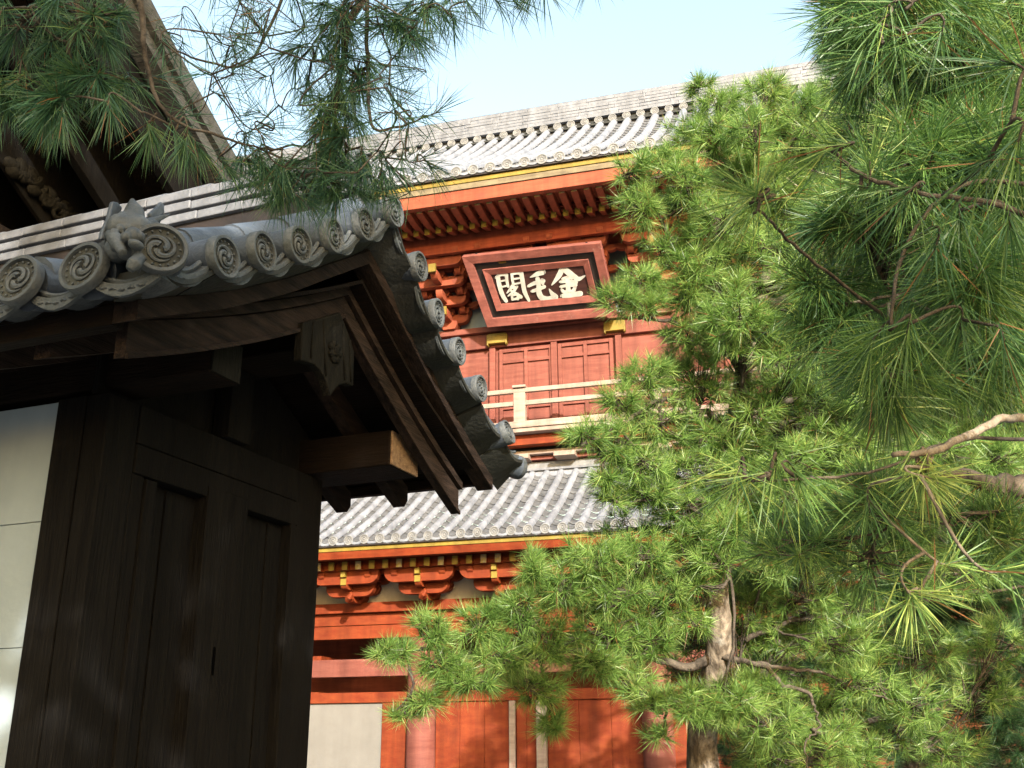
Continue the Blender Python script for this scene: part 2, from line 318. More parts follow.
# gegyo pendant
poly = [(304, 322), (302, 360), (308, 362), (315, 364), (321, 370), (326, 379), (329, 388), (331, 396), (335, 390), (340, 385), (347, 383), (354, 386), (355, 352), (349, 333), (341, 312), (322, 318)]
pl = [G.at_x(x, y, 0.03)[1:] for x, y in poly]
b = MB().prism(pl, 0.045, 'x', -0.018)
ge = b.build('gable_pendant', M['carved'], gate, bevel=0.006)
c = G.at_x(334, 352, 0.03); b = MB()
for i in range(7):
    q = i * 0.9; b.ball((0.032, c[1] + 0.035 * math.cos(q) + 0.01 * random.random(), c[2] + 0.04 * math.sin(q)), (0.014, 0.026, 0.02), 8, 5)
b.ball((0.034, c[1], c[2]), (0.022, 0.03, 0.03), 10, 6)
b.build('carved_boss', M['carved'], ge, smooth=True)
b = MB()
for (x0, y0, x1, y1) in ((314, 322, 311, 358), (324, 320, 326, 376), (343, 325, 345, 380), (350, 340, 351, 382)):
    p, q = G.at_x(x0, y0, 0.03), G.at_x(x1, y1, 0.03); b.tube([(0.028, p[1], p[2]), (0.03, q[1], q[2])], 0.007, 6)
b.build('carved_rib', M['carved'], ge, smooth=True)

# walls: front (faces the viewer), side (faces the right)
A0, NS = 0.56, -0.60
b = MB().box(-0.88, -0.725, A0, A0 + 0.18, 0, 2.98)
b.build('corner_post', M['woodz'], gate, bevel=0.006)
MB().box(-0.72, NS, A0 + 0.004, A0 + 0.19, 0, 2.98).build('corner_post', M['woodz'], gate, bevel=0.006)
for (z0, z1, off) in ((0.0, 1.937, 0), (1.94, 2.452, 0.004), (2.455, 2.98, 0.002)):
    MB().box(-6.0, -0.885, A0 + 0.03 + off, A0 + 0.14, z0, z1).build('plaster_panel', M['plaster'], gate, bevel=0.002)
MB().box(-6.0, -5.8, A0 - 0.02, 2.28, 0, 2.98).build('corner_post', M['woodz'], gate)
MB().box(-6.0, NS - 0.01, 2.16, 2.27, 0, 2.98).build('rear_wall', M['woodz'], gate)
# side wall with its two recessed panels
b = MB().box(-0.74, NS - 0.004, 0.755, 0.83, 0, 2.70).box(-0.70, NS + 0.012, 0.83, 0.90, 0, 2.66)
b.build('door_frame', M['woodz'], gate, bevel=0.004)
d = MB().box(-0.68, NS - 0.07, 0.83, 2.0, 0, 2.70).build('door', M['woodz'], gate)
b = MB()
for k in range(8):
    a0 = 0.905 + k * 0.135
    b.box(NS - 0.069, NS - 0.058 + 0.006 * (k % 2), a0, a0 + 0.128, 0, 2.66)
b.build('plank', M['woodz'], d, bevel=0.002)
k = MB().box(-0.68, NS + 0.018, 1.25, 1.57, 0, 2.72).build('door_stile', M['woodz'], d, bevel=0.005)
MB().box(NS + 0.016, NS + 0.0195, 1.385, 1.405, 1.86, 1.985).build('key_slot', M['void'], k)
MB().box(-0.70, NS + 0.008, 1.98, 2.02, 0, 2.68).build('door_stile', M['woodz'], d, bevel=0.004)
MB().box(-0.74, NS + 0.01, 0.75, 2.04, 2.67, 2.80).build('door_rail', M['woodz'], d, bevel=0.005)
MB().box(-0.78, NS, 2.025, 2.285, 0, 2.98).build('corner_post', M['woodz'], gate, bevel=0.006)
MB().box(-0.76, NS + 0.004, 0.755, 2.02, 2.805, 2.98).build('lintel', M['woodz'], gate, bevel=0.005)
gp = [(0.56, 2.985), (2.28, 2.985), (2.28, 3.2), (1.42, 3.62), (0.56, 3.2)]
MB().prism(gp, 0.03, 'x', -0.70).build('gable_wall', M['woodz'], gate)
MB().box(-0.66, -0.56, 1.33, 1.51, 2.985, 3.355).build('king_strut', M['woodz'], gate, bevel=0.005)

# roof surfaces of the gate: pans as a sagging sheet per row plus round barrels
def zsurf(t, sg): return zdisc(t, sg) - 0.075
SP = 0.28
tt = [0.12 + i * 0.15 for i in range(0, 12)]
pan = MB(); rows = [0.04 - SP * k for k in range(0, 21)]
for sg in (-1, 1):
    te = [0.1 + i * 0.1 for i in range(16)] + ([1.62] if sg < 0 else [1.7])
    for n in rows:
        prof = [(n - SP + SP * u, -0.035 * math.sin(math.pi * u)) for u in (0, 0.2, 0.4, 0.6, 0.8, 1.0)]
        vs = []; fs = []
        for i, t in enumerate(te):
            for (x, dz) in prof: vs.append((x, side(sg, t), zsurf(t, sg) + dz * 0.7))
        for i in range(len(te) - 1):
            for j in range(5): fs.append((i * 6 + j, i * 6 + j + 1, i * 6 + 7 + j, i * 6 + 6 + j))
        pan.add(vs, fs)
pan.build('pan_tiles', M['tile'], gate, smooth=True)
bar = MB()
for sg in (-1, 1):
    for n in rows:
        t = 0.12
        while t < 1.58:
            t2 = min(t + 0.27, 1.63)
            bar.tube([(n, side(sg, t), zdisc(t, sg) + 0.002), (n, side(sg, t2 + 0.004), zdisc(t2, sg))], [0.066, 0.072], 12)
            t = t2
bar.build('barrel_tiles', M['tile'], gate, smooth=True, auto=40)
# descending ridge beside the verge (round tube) and its corner disc
for sg in (-1, 1):
    br = MB(); t = 0.15
    while t < 1.5:
        t2 = t + 0.3
        br.tube([(0.115, side(sg, t), zdisc(t, sg) + 0.07), (0.115, side(sg, t2 + 0.01), zdisc(t2, sg) + 0.068)], [0.062, 0.068], 14)
        t = t2
    br.build('descending_ridge', M['tile'], gate, smooth=True, auto=40)

def recess(o, R, y=0.014, mt='recess'):
    b = MB(); n = 24; b.add([(R * 0.825 * math.cos(2 * math.pi * k / n), y, R * 0.825 * math.sin(2 * math.pi * k / n)) for k in range(n)], [tuple(range(n))]); return b.build('recessed_field', M[mt], o)
disc_src = tile_disc('round_tile', 0.078, 0.02, M['face'], True, 16, 0)
dobj = disc_src.build('round_tile', M['face'], gate, smooth=True, auto=35)
def body(parent_disc, ln, name='barrel'):
    bb = MB().tube([(0, 0.036, 0), (0, 0.05, 0), (0, ln, 0)], [0.078, 0.074, 0.07], 18, cap=True)
    return bb.build(name, M['tile'], parent_disc, smooth=True, auto=40)
recess(dobj, 0.078)
vdisc = dup(dobj, gate, (0.31, 1.66, 3.9)); body(vdisc, 0.24)
bb = body(dobj, 0.30); bb.rotation_euler = (0.36, 0, 0); bb.location = (0, 0.032, -0.010)
vdisc.scale = (1.03, 1, 1.03)
yaw = lambda nx, ny: math.atan2(nx, -ny)           # rotation so local -y looks along (nx, ny)
# front eave discs (face -a)
dobj.location = (0.03, -0.30, 3.07); dobj.scale = (1.18, 1, 1.18); dobj.rotation_euler = (math.radians(-6), 0, 0)
for k in range(1, 14):
    dup(dobj, gate, (0.04 - SP * k - 0.012, -0.30, 3.07 + 0.004 * (k % 3)), (math.radians(-6), 0.5 * k, 0))
for k in range(0, 14): dup(dobj, gate, (0.04 - SP * k, 2 * AC + 0.31, 3.29), (math.radians(-6), k, math.pi))
# verge discs (face +n)
Yv = yaw(1, 0)
vdisc.location = (0.31, 1.66, zdisc(0.24, 1)); vdisc.rotation_euler = (0, 2.0, Yv)
for a, dz in ((0.09, 0), (0.315, 0), (0.555, 0.0), (0.81, 0), (1.075, 0), (1.36, 0.0), (1.89, 0), (2.17, 0), (2.48, 0)):
    t = abs(a - AC); dup(vdisc, gate, (0.31, a, zdisc(t, a - AC) + dz), (random.uniform(-.05, .05), random.random() * 6, Yv + random.uniform(-.05, .05)), (1.03, 1, 1.03))
dup(vdisc, gate, (0.32, 2.90, 3.34), (math.radians(-18), 0.4, Yv - 0.15), (1, 1, 1))
dup(vdisc, gate, (0.22, 3.32, 3.22), (math.radians(-8), 1.4, yaw(0.55, 1)), (1, 1, 1))
# corner disc, larger, at 45 degrees
big = dup(dobj, gate, (0.30, -0.24, 3.115), (math.radians(-4), 0.3, yaw(1, -1)), (1.16, 1.0, 1.16))
# flanged pan-tile lips between the verge and eave discs
def lip(wd, sag=0.035, h=0.045, dep=0.14):
    b = MB(); n = 9; vs = []; fs = []
    for i in range(n):
        u = i / (n - 1); x = (u - 0.5) * wd; z = -sag * math.sin(math.pi * u) * 1.0
        hh = h * (0.55 + 0.45 * math.sin(math.pi * u))
        vs += [(x, 0, z), (x, 0, z - hh), (x, 0.014, z - hh), (x, 0.014, z - 0.014), (x, dep, z - 0.014 + 0.02), (x, dep, z + 0.02)]
    for i in range(n - 1):
        for k in range(6): fs.append((i * 6 + k, i * 6 + (k + 1) % 6, (i + 1) * 6 + (k + 1) % 6, (i + 1) * 6 + k))
    fs += [tuple(range(6)), tuple(range((n - 1) * 6, n * 6))]
    b.add(vs, fs)
    # upper, second lip set back
    b2 = []
    for i in range(5):
        u = (i + 1) / 6; x = (u - 0.5) * wd * 0.8; z = -sag * math.sin(math.pi * (0.1 + 0.8 * u)) - 0.018
        b.tube([(x - 0.012, -0.002, z - 0.004), (x, -0.005, z + 0.006 * (i % 2) - 0.006), (x + 0.012, -0.002, z - 0.004)], [0.0025, 0.004, 0.0025], 5)
    b.tube([((i / 8 - 0.5) * wd * 0.86, 0.022, -sag * math.sin(math.pi * i / 8) + 0.014) for i in range(9)], 0.010, 6)
    return b
lp = lip(0.25).build('pan_tile_lip', M['face'], gate, smooth=True, auto=35)
lp.location = (-0.10, -0.255, 3.03)
for k in range(1, 14): dup(lp, gate, (-0.10 - SP * k, -0.255, 3.03), (0, 0, 0))
for k in range(0, 14): dup(lp, gate, (-0.10 - SP * k, 2 * AC + 0.255, 3.25), (0, 0, math.pi))
dup(lp, gate, (0.17, -0.25, 3.035), (0, 0, 0.2))
va = [-0.08, 0.20, 0.435, 0.68, 0.94, 1.215, 1.51, 1.78, 2.04, 2.34, 2.70, 3.05]
for a in va:
    t = abs(a - AC); sq = a - AC; s = (zdisc(t - 0.06, sq) - zdisc(t + 0.06, sq)) / 0.12
    roll = math.atan(s) * (1 if a < AC else -1)
    # tilt the lip along the verge: rotate about its own face normal
    o = dup(lp, gate, (0.275, a, zdisc(t, sq) - 0.035))
    o.rotation_mode = 'XYZ'; o.rotation_euler = (0, -roll, Yv)
# curved dark under-tiles hanging beyond the verge board (scalloped edge)
ut = MB()
for a in va:
    t = abs(a - AC)
    n = 8; vs = []; fs = []
    for i in range(n):
        u = i / (n - 1); aa = a + (u - 0.5) * (0.27 if a < 2.2 else 0.34); tq = abs(aa - AC); z = zdisc(tq, a - AC) - 0.07 - 0.045 * math.sin(math.pi * u)
        zi = min(z - 0.015, 9); vs += [(0.11, aa, min(z - 0.01, zout(tq, a - AC) + 0.07)), (0.285, aa, z), (0.285, aa, z + 0.02), (0.11, aa, z + 0.02)]
    for i in range(n - 1):
        for k in range(4): fs.append((i * 4 + k, i * 4 + (k + 1) % 4, (i + 1) * 4 + (k + 1) % 4, (i + 1) * 4 + k))
    fs += [(0, 1, 2, 3), tuple(range(4 * n - 4, 4 * n))]
    ut.add(vs, fs)
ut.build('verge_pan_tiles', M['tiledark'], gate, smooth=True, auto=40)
# main ridge: three layers of flat noshi tiles and a cap
rg = empty('main_ridge'); rg.parent = gate
bpy.data.objects.remove(rg)
core = MB().box(-6.0, 0.02, AC - 0.135, AC + 0.135, 4.10, 4.40).build('ridge_core', M['black'], gate)  # black core puts the shade of the gaps between courses into colour
rng = random.Random(3)
for li, (z, wd) in enumerate(((4.205, 0.165), (4.277, 0.165), (4.349, 0.165))):
    b = MB(); n = 0.05 - li * 0.02
    while n > -6:
        l = 0.30 + rng.uniform(-.01, .01); dz = rng.uniform(-.004, .004); dw = rng.uniform(-.005, .005)
        b.box(n - l + 0.003, n, AC - wd - dw, AC + wd + dw, z + dz, z + dz + 0.050)
        n -= l
    b.build('ridge_course', M['ridge'], gate, bevel=0.006)
b = MB(); n = 0.04
while n > -6:
    l = 0.30; dz = rng.uniform(-.006, .006)
    b.tube([(n, AC, 4.42 + dz), (n - l + 0.002, AC, 4.422 + dz)], [0.082, 0.076], 14); n -= l
b.build('ridge_cap', M['ridge'], gate, smooth=True, auto=40)
b = tile_disc('ridge_disc', 0.10, 0.02, None, True, 16, 0)
o = b.build('ridge_end_tile', M['face'], gate, smooth=True, auto=35); recess(o, 0.10); o.location = (0.075, AC, 4.40); o.rotation_euler = (0, 0, Yv)
MB().prism([(AC - 0.16, 4.17), (AC + 0.16, 4.17), (AC + 0.13, 4.30), (AC + 0.10, 4.36), (AC - 0.10, 4.36), (AC - 0.13, 4.30)], 0.05, 'x', 0.03).build('ridge_end_plate', M['face'], gate, bevel=0.01)

# lion-like corner ornament with curls and fins (remeshed into one body)
def gx(x, y, n=0.14): return G.at_x(x, y, n)
b = MB()
def blob(x, y, r, n=0.14, e=(1, 1, 1), R=None): b.ball(gx(x, y, n), (r * e[0], r * e[1], r * e[2]), 12, 8, R)
blob(128, 240, 0.075, 0.12, (1, 1.1, 1)); blob(136, 232, 0.06, 0.16); blob(121, 228, 0.05, 0.13)
blob(129, 246, 0.05, 0.2, (1, 0.8, 1)); blob(140, 250, 0.045, 0.2); blob(118, 250, 0.045, 0.13)
blob(133, 236, 0.03, 0.24); blob(126, 237, 0.018, 0.24); blob(140, 237, 0.018, 0.26); blob(136, 245, 0.022, 0.27, (1, 1.4, .7))
p0, p1 = gx(116, 240, 0.18), gx(123, 253, 0.24); b.tube([gx(108, 234, 0.14), p0, p1], [0.016, 0.026, 0.014], 8)
b.tube([gx(140, 257, 0.26), gx(134, 264, 0.27), gx(129, 270, 0.26)], [0.02, 0.024, 0.014], 8)
for (x0, y0, x1, y1, r) in ((132, 226, 132, 199, 0.045), (124, 226, 120, 212, 0.03)):
    p, q = gx(x0, y0, 0.15), gx(x1, y1, 0.12); mid = tuple((np.array(p) + np.array(q)) / 2 + np.array([0, 0.01, 0.01]))
    b.tube([p, mid, q], [r, r * 0.75, 0.006], 9)
b.tube([gx(141, 232, 0.18), gx(150, 226, 0.16), gx(158, 219, 0.14)], [0.02, 0.03, 0.012], 8)
for k in range(9):
    a = k / 8 * 5; b.ball(gx(124 + 12 * math.cos(a), 240 + 12 * math.sin(a), 0.17), (0.017,) * 3, 7, 5)
lion = b.build('corner_ornament', M['face'], gate, smooth=True)
md = lion.modifiers.new('remesh', 'REMESH'); md.mode = 'VOXEL'; md.voxel_size = 0.0045; md.use_smooth_shade = True
def fin(pts, n0, thick=0.018):
    b = MB(); pp = [gx(x, y, n0)[1:] for x, y in pts]; b.prism(pp, thick, 'x', n0); return b
fin([(97, 240), (99, 231), (104, 221), (107, 210), (109, 202), (114, 203), (119, 209), (115, 217), (111, 225), (108, 232), (101, 241)], 0.08).build('ornament_fin', M['tile'], lion, bevel=0.006)
fin([(146, 214), (152, 209), (158, 202), (161, 206), (161, 214), (154, 219), (147, 219)], 0.12).build('ornament_fin', M['tile'], lion, bevel=0.006)
fin([(139, 226), (147, 220), (157, 216), (167, 214), (166, 217), (155, 223), (146, 228), (141, 232)], 0.16).build('ornament_fin', M['face'], lion, bevel=0.006)

# ================================================================== BARK-ROOFED HALL behind the gate (top left)
hall = empty('thatched_hall', g0, G.rz)
tag(hall, 'dark gabled hall with a thick bark-thatched verge rising behind the tiled gate ridge', 'building')
P1, P2 = (4.97, 9.84), (6.91, 8.70)
sl_ = (P2[1] - P1[1]) / (P2[0] - P1[0])
def vz(a): return P1[1] + sl_ * (a - P1[0]) + (0.03 * (a - 5.9) ** 2)
Ahi, Alo = 1.2, 9.5
aa = [Ahi + (Alo - Ahi) * i / 14 for i in range(15)]
def verge(x0, x1, dz0, dz1, name, mt, bev=0.0):
    b = MB()
    b.strip([(a, vz(a) + dz0) for a in aa], [(a, vz(a) + dz1) for a in aa], x1 - x0, 'x', x0)
    a2 = [2 * Ahi - a for a in aa]
    b.strip([(p, vz(a) + dz0) for p, a in zip(a2, aa)], [(p, vz(a) + dz1) for p, a in zip(a2, aa)], x1 - x0, 'x', x0)
    return b.build(name, mt, hall, bevel=bev)
verge(-14, -5.0, -0.28, 0.0, 'roof', M['bark_roof'])
verge(-5.35, -5.08, -0.46, -0.285, 'verge_layer', M['bark_roof'])
verge(-5.5, -5.38, -1.15, -0.47, 'bargeboard', M['woodz'], 0.01)
verge(-14, -5.51, -0.50, -0.45, 'soffit', M['woodx'])
verge(-6.4, -6.28, -1.35, -0.51, 'inner_bargeboard', M['woodz'], 0.01)
verge(-7.05, -6.98, -1.75, -0.52, 'gable_frame', M['woodz'], 0.01)
b = MB().prism([(Ahi - 6, 4.5), (Ahi + 6, 4.5), (Ahi + 6, vz(Ahi + 6) - 0.6), (Ahi, vz(Ahi) - 0.6), (Ahi - 6, vz(Ahi + 6) - 0.6)], 0.2, 'x', -8.2)
b.build('gable_wall', M['woodz'], hall)
MB().box(-8.1, -6.9, Ahi - 6, Ahi + 6.5, 6.9, 7.3).build('tie_beam', M['woodx'], hall, bevel=0.02)
MB().box(-14, -8.2, Ahi - 6, Ahi + 6, 0, 4.6).build('wall', M['woodz'], hall)
# carving along the inner frame
b = MB(); rng = random.Random(11)
for i in range(34):
    u = i / 33; x, y = 12 + 62 * u, 160 + 55 * u
    off = rng.uniform(-9, 3); p = G.at_x(x + off * 0.6, y - off * 0.5 + 2, -6.93)
    r = rng.uniform(0.05, 0.13)
    b.ball(p, (0.06, r, r * rng.uniform(.5, 1)), 8, 6, Matrix.Rotation(rng.uniform(0, 3), 3, 'X'))
for (cx, cy, rr) in ((48, 201, 6), (59, 212, 8), (34, 178, 7)):
    pts = []
    for i in range(22):
        t = i / 21; q = t * 7.5; R_ = rr * (1 - 0.75 * t); pts.append(G.at_x(cx + R_ * math.cos(q), cy + R_ * math.sin(q), -6.90))
    b.tube(pts, [0.035 * (1 - 0.5 * i / 21) for i in range(22)], 6)
b.build('carved_leg', M['carved'], hall, smooth=True)

# ================================================================== VERMILION TWO-STOREY TEMPLE GATE
BO = (0.0, 19.5, 0.0)
B = Frame(BO, 105, 15)                            # x = along the front to the right, y = into the building (y = -n)
temple = empty('temple_gatehouse', BO, B.rz)
tag(temple, 'large vermilion two-storey temple gatehouse with two grey tiled roofs and a balcony', 'building')
S0, S1 = -13.0, 15.0
disc_b = tile_disc('b', 0.10, 0.02, None, False)
for i in range(1): disc_b.tube([(0.045 * math.cos(q), 0.010, 0.045 * math.sin(q)) for q in [k * 2 * math.pi / 14 for k in range(15)]], 0.008, 5); disc_b.ball((0, 0.010, 0), (0.02, 0.012, 0.02), 8, 5)

def big_roof(name, y0, y1, zfun, sp, r, s0, s1, off, course=0.34, pm='btile'):
    """barrel-and-pan tiling from eave y0 up to y1"""
    b = MB(); pb = MB(); rows = []; s = off
    while s > s0: s -= sp
    while s < s1:
        rows.append(s); s += sp
    n = int((y1 - y0) / course); rg_ = random.Random(5)
    for s in rows:
        for i in range(n + 1):
            ya = y0 + i * course; yb = min(ya + course + 0.02, y1)
            if yb - ya < 0.03: continue
            ra, rb = r * 1.02 * rg_.uniform(.985, 1.015), r * 0.96; seg = 7; vs = []; fs = []
            dz = rg_.uniform(-.006, .006); dx = rg_.uniform(-.006, .006)
            for (yy, rr) in ((ya, ra), (yb, rb)):
                for k in range(seg + 1):
                    q = math.pi * k / seg; vs.append((s + dx + rr * math.cos(q), yy, zfun(yy) + dz + 0.035 + rr * math.sin(q) * 1.1))
            vs.append((s + dx, ya, zfun(ya) + dz + 0.03))
            for k in range(seg): fs.append((k, k + 1, seg + 2 + k, seg + 1 + k))
            fs.append(tuple(range(seg + 1)))
            b.add(vs, fs)
            # pan between this row and the next: concave with a raised front edge each course
            hw = sp / 2; cs = []
            dz = rg_.uniform(-.005, .005)
            for (yy, lift) in ((ya - 0.012, 0.046 + dz), (yb + 0.02, 0.0)):
                for k in range(6):
                    u = k / 5; cs.append((s + r * 0.7 + (sp - 1.4 * r) * u, yy, zfun(yy) + lift - 0.045 * math.sin(math.pi * u)))
            m0 = [(x, y + 0.002, z - 0.020) for (x, y, z) in cs[:6]]
            f2 = [(k, k + 1, 7 + k, 6 + k) for k in range(5)] + [(12 + k, 13 + k, 1 + k, k) for k in range(5)]
            pb.add(cs + m0, f2)
    o = b.build(name, M['btile'], temple, smooth=True, auto=30)
    pb.build('pan_tile_courses', M[pm], o, smooth=True, auto=30)
    return rows

# lower roof
def zlow(y): return 5.325 + 0.50 * y + 0.030 * y * y
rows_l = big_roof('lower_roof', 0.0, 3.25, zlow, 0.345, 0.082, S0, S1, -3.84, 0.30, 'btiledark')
src = disc_b.build('eave_tile', M['bface'], temple, smooth=True, auto=35)
b = MB(); b.add([(0.082 * math.cos(2 * math.pi * k / 20), 0.014, 0.082 * math.sin(2 * math.pi * k / 20)) for k in range(20)], [tuple(range(20))]); b.build('recessed_field', M['brecess'], src); src.location = (rows_l[0], -0.03, zlow(0) + 0.02)
for s in rows_l[1:]: dup(src, temple, (s, -0.03, zlow(0) + 0.02 + random.uniform(-.006, .006)), (0, random.random() * 6, random.uniform(-.06, .06)))
def lip_row(rows, sp, y, z, name):
    b = MB()
    for s in rows:
        n = 7; vs = []; fs = []
        for i in range(n):
            u = i / (n - 1); x = s + 0.06 + (sp - 0.12) * u; zz = z - 0.045 * math.sin(math.pi * u)
            vs += [(x, y, zz), (x, y, zz - 0.06), (x, y + 0.02, zz - 0.06), (x, y + 0.3, zz + 0.06), (x, y + 0.3, zz + 0.1)]
        for i in range(n - 1):
            for k in range(5): fs.append((i * 5 + k, i * 5 + (k + 1) % 5, (i + 1) * 5 + (k + 1) % 5, (i + 1) * 5 + k))
        b.add(vs, fs)
    return b.build(name, M['btile'], temple, smooth=True, auto=30)
lip_row(rows_l, 0.345, -0.02, zlow(0) + 0.01, 'eave_lip')
MB().box(S0, S1, -0.02, 0.10, 5.218, 5.255).build('eave_shadow_strip', M['black'], temple)  # black strip paints the shadow line below the eave tiles
MB().box(S0, S1, 0.03, 0.13, 5.135, 5.215).build('eave_fascia', M['yellow'], temple)
MB().prism([(0.05, 5.131), (0.09, 4.985), (0.50, 5.02), (2.2, 5.5), (2.2, 5.9), (0.5, 5.131)], S1 - S0, 'x', S0).build('eave_soffit', M['red'], temple)
# lower rafters
rf = MB().box(-0.06, 0.06, 0, 0.9, -0.085, 0.085).build('rafter', M['red'], temple, bevel=0.004)
cap = MB().box(-0.061, 0.061, -0.012, -0.001, -0.086, 0.086).build('rafter_end', M['yellow'], rf)
cap2 = MB().box(-0.061, 0.061, -0.012, -0.001, -0.086, 0.086).build('rafter_end', M['cream'], rf)
bpy.data.objects.remove(cap2)
rfw = MB().box(-0.06, 0.06, 0, 0.9, -0.085, 0.085).build('rafter', M['red'], temple, bevel=0.004)
MB().box(-0.061, 0.061, -0.012, -0.001, -0.086, 0.086).build('rafter_end', M['cream'], rfw)
s = -4.1 - 0.30 * 12; i = 0; first = True
while s < 9:
    srcr = rfw if i % 3 == 2 or i % 7 == 3 else rf
    if i == 0: rf.location = (s, 0.48, 4.905)
    elif i == 2: rfw.location = (s, 0.48, 4.905)
    else: dup(srcr, temple, (s, 0.48, 4.905))
    s += 0.302; i += 1
MB().box(S0, S1, 0.82, 0.96, 4.78, 4.85).build('eave_purlin', M['red'], temple, bevel=0.008)

MB().box(S0, S1, 0.60, 0.64, 4.83, 5.04).build('rafter_board', M['red'], temple)
# bracket clusters -------------------------------------------------
def arm(b, cx, y0, y1, z0, z1, half, curve):
    """bracket arm with quarter-round lower corners, profile in x-z"""
    pts = [(cx - half, z1), (cx - half, z0 + curve * 0.9)]
    for k in range(1, 6):
        q = k / 5 * math.pi / 2; pts.append((cx - half + curve * (1 - math.cos(q)), z0 + curve * 0.9 * (1 - math.sin(q))))
    pts2 = [(2 * cx - x, z) for x, z in pts[::-1]]
    b.prism(pts + pts2, y1 - y0, 'y', y0)
def armd(b, x0, x1, yf, yb, z0, z1, curve):
    """arm projecting toward the front (profile in y-z)"""
    pts = [(yb, z1), (yf, z1), (yf, z0 + curve)]
    for k in range(1, 6):
        q = k / 5 * math.pi / 2; pts.append((yf + curve * (1 - math.cos(q)), z0 + curve * (1 - math.sin(q))))
    pts.append((yb, z0)); b.prism(pts, x1 - x0, 'x', x0)
def block(b, cx, cy, z, w_, h=0.12):
    hw = w_ / 2
    b.prism([(cx - hw * 0.72, z), (cx + hw * 0.72, z), (cx + hw, z + h * 0.45), (cx + hw, z + h), (cx - hw, z + h), (cx - hw, z + h * 0.45)], w_, 'y', cy - hw)
def lower_bracket():
    b = MB()
    block(b, 0, 1.45, 4.262, 0.34, 0.16)
    arm(b, 0, 1.36, 1.50, 4.40, 4.58, 0.50, 0.16)
    arm(b, 0, 1.36, 1.50, 4.62, 4.83, 0.74, 0.18)
    for x in (-0.40, 0, 0.40): block(b, x, 1.43, 4.55, 0.17, 0.10)
    armd(b, -0.09, 0.09, 0.95, 1.6, 4.22, 4.42, 0.15)
    arm(b, 0, 0.94, 1.12, 4.33, 4.58, 0.54, 0.20)
    for x in (-0.46, 0.46): block(b, x, 1.0, 4.56, 0.20, 0.10)
    armd(b, -0.07, 0.07, 0.62, 1.2, 4.45, 4.64, 0.12)
    arm(b, 0, 0.66, 0.82, 4.55, 4.825, 0.755, 0.23)
    for x in (-0.52, 0.52): armd(b, x - 0.06, x + 0.06, 0.61, 1.3, 4.66, 4.80, 0.09)
    b.tube([(0.0, 1.1, 4.33), (0, 0.92, 4.27), (0.03, 0.82, 4.26), (0.09, 0.76, 4.29), (0.13, 0.76, 4.35), (0.10, 0.78, 4.39)], [0.085, 0.08, 0.07, 0.055, 0.045, 0.03], 8)
    return b
lb = lower_bracket().build('bracket_cluster', M['red'], temple, bevel=0.006)
MB().box(-0.062, 0.062, 0.602, 0.617, 4.53, 4.66).build('bracket_nose', M['yellow'], lb)
MB().box(-0.05, 0.05, 0.56, 0.655, 4.69, 4.80).build('bracket_nose', M['yellow'], lb)
SB = 1.64; lb.location = (-3.85, 0, 0)
for k in range(-4, 9):
    if k: dup(lb, temple, (-3.85 + SB * k, 0, 0))
# plaster between brackets, beams, posts of the ground floor
MB().box(S0, S1, 1.60, 1.70, 4.262, 5.3).build('bracket_plaster', M['bounce_plaster'], temple)
MB().box(S0, S1, 1.42, 1.75, 4.05, 4.26).build('wall_plate', M['red'], temple, bevel=0.01)
MB().box(S0, S1, 1.55, 1.75, 3.80, 4.046).build('head_beam', M['red'], temple, bevel=0.008)
MB().box(S0, S1, 1.58, 1.76, 3.52, 3.796).build('head_beam', M['red'], temple, bevel=0.008)
MB().box(S0, S1, 1.62, 1.80, 2.74, 3.10).build('tie_beam', M['redfade'], temple, bevel=0.01)
MB().box(S0, S1, 1.64, 1.78, 2.21, 2.42).build('tie_beam', M['red'], temple, bevel=0.008)
MB().box(S0, S1, 4.2, 4.3, 0, 4.6).build('back_wall', M['reddeep'], temple)
for s in (-7.3, -4.95, 0.0, 4.9, 7.3):
    MB().box(s - 0.12, s + 0.12, 1.8, 4.2, 2.95, 3.2).build('cross_beam', M['red'], temple)
    MB().box(s - 0.10, s + 0.10, 1.8, 4.2, 2.25, 2.45).build('cross_beam', M['red'], temple)
c0 = MB().tube([(0, 0, 0), (0, 0, 0.3), (0, 0, 3.5)], [0.33, 0.31, 0.30], 28).build('column', M['redfade'], temple, smooth=True, auto=40, loc=(-2.45, 1.69, 0))
for s in (-12.05, -7.25, 2.42, 7.25, 12.05): dup(c0, temple, (s, 1.69, 0))
MB().box(-6.9, -3.32, 1.70, 1.76, 0, 2.205).build('plaster_panel', M['bplaster'], temple)
MB().box(-11.6, -7.7, 1.70, 1.76, 0, 2.205).build('plaster_panel', M['bplaster'], temple)
MB().box(-3.315, -2.6, 1.66, 1.78, 0, 2.205).build('jamb', M['red'], temple, bevel=0.008)
def door(x0, x1):
    d = MB().box(x0, x1, 1.70, 1.76, 0, 2.205).build('door', M['red'], temple)
    n = max(2, int(round((x1 - x0) / 0.62))); wd = (x1 - x0) / n; b = MB()
    for i in range(n): b.box(x0 + i * wd + 0.008, x0 + (i + 1) * wd - 0.008, 1.683, 1.698, 0, 2.20)
    b.build('plank', M['red'], d, bevel=0.003); return d
door(-2.14, -0.57); door(-0.42, 0.0); door(0.22, 2.15); door(2.7, 6.9); door(7.6, 11.7)
MB().box(-0.56, -0.44, 1.62, 1.70, 0, 2.205).build('door_strip', M['palewood'], temple, bevel=0.004)
MB().box(0.01, 0.21, 1.58, 1.72, 0, 2.205).build('door_post', M['palewood'], temple, bevel=0.006)
MB().box(S0, S1, 1.2, 6.0, -0.3, 0.12).build('stone_base', M['ground'], temple)

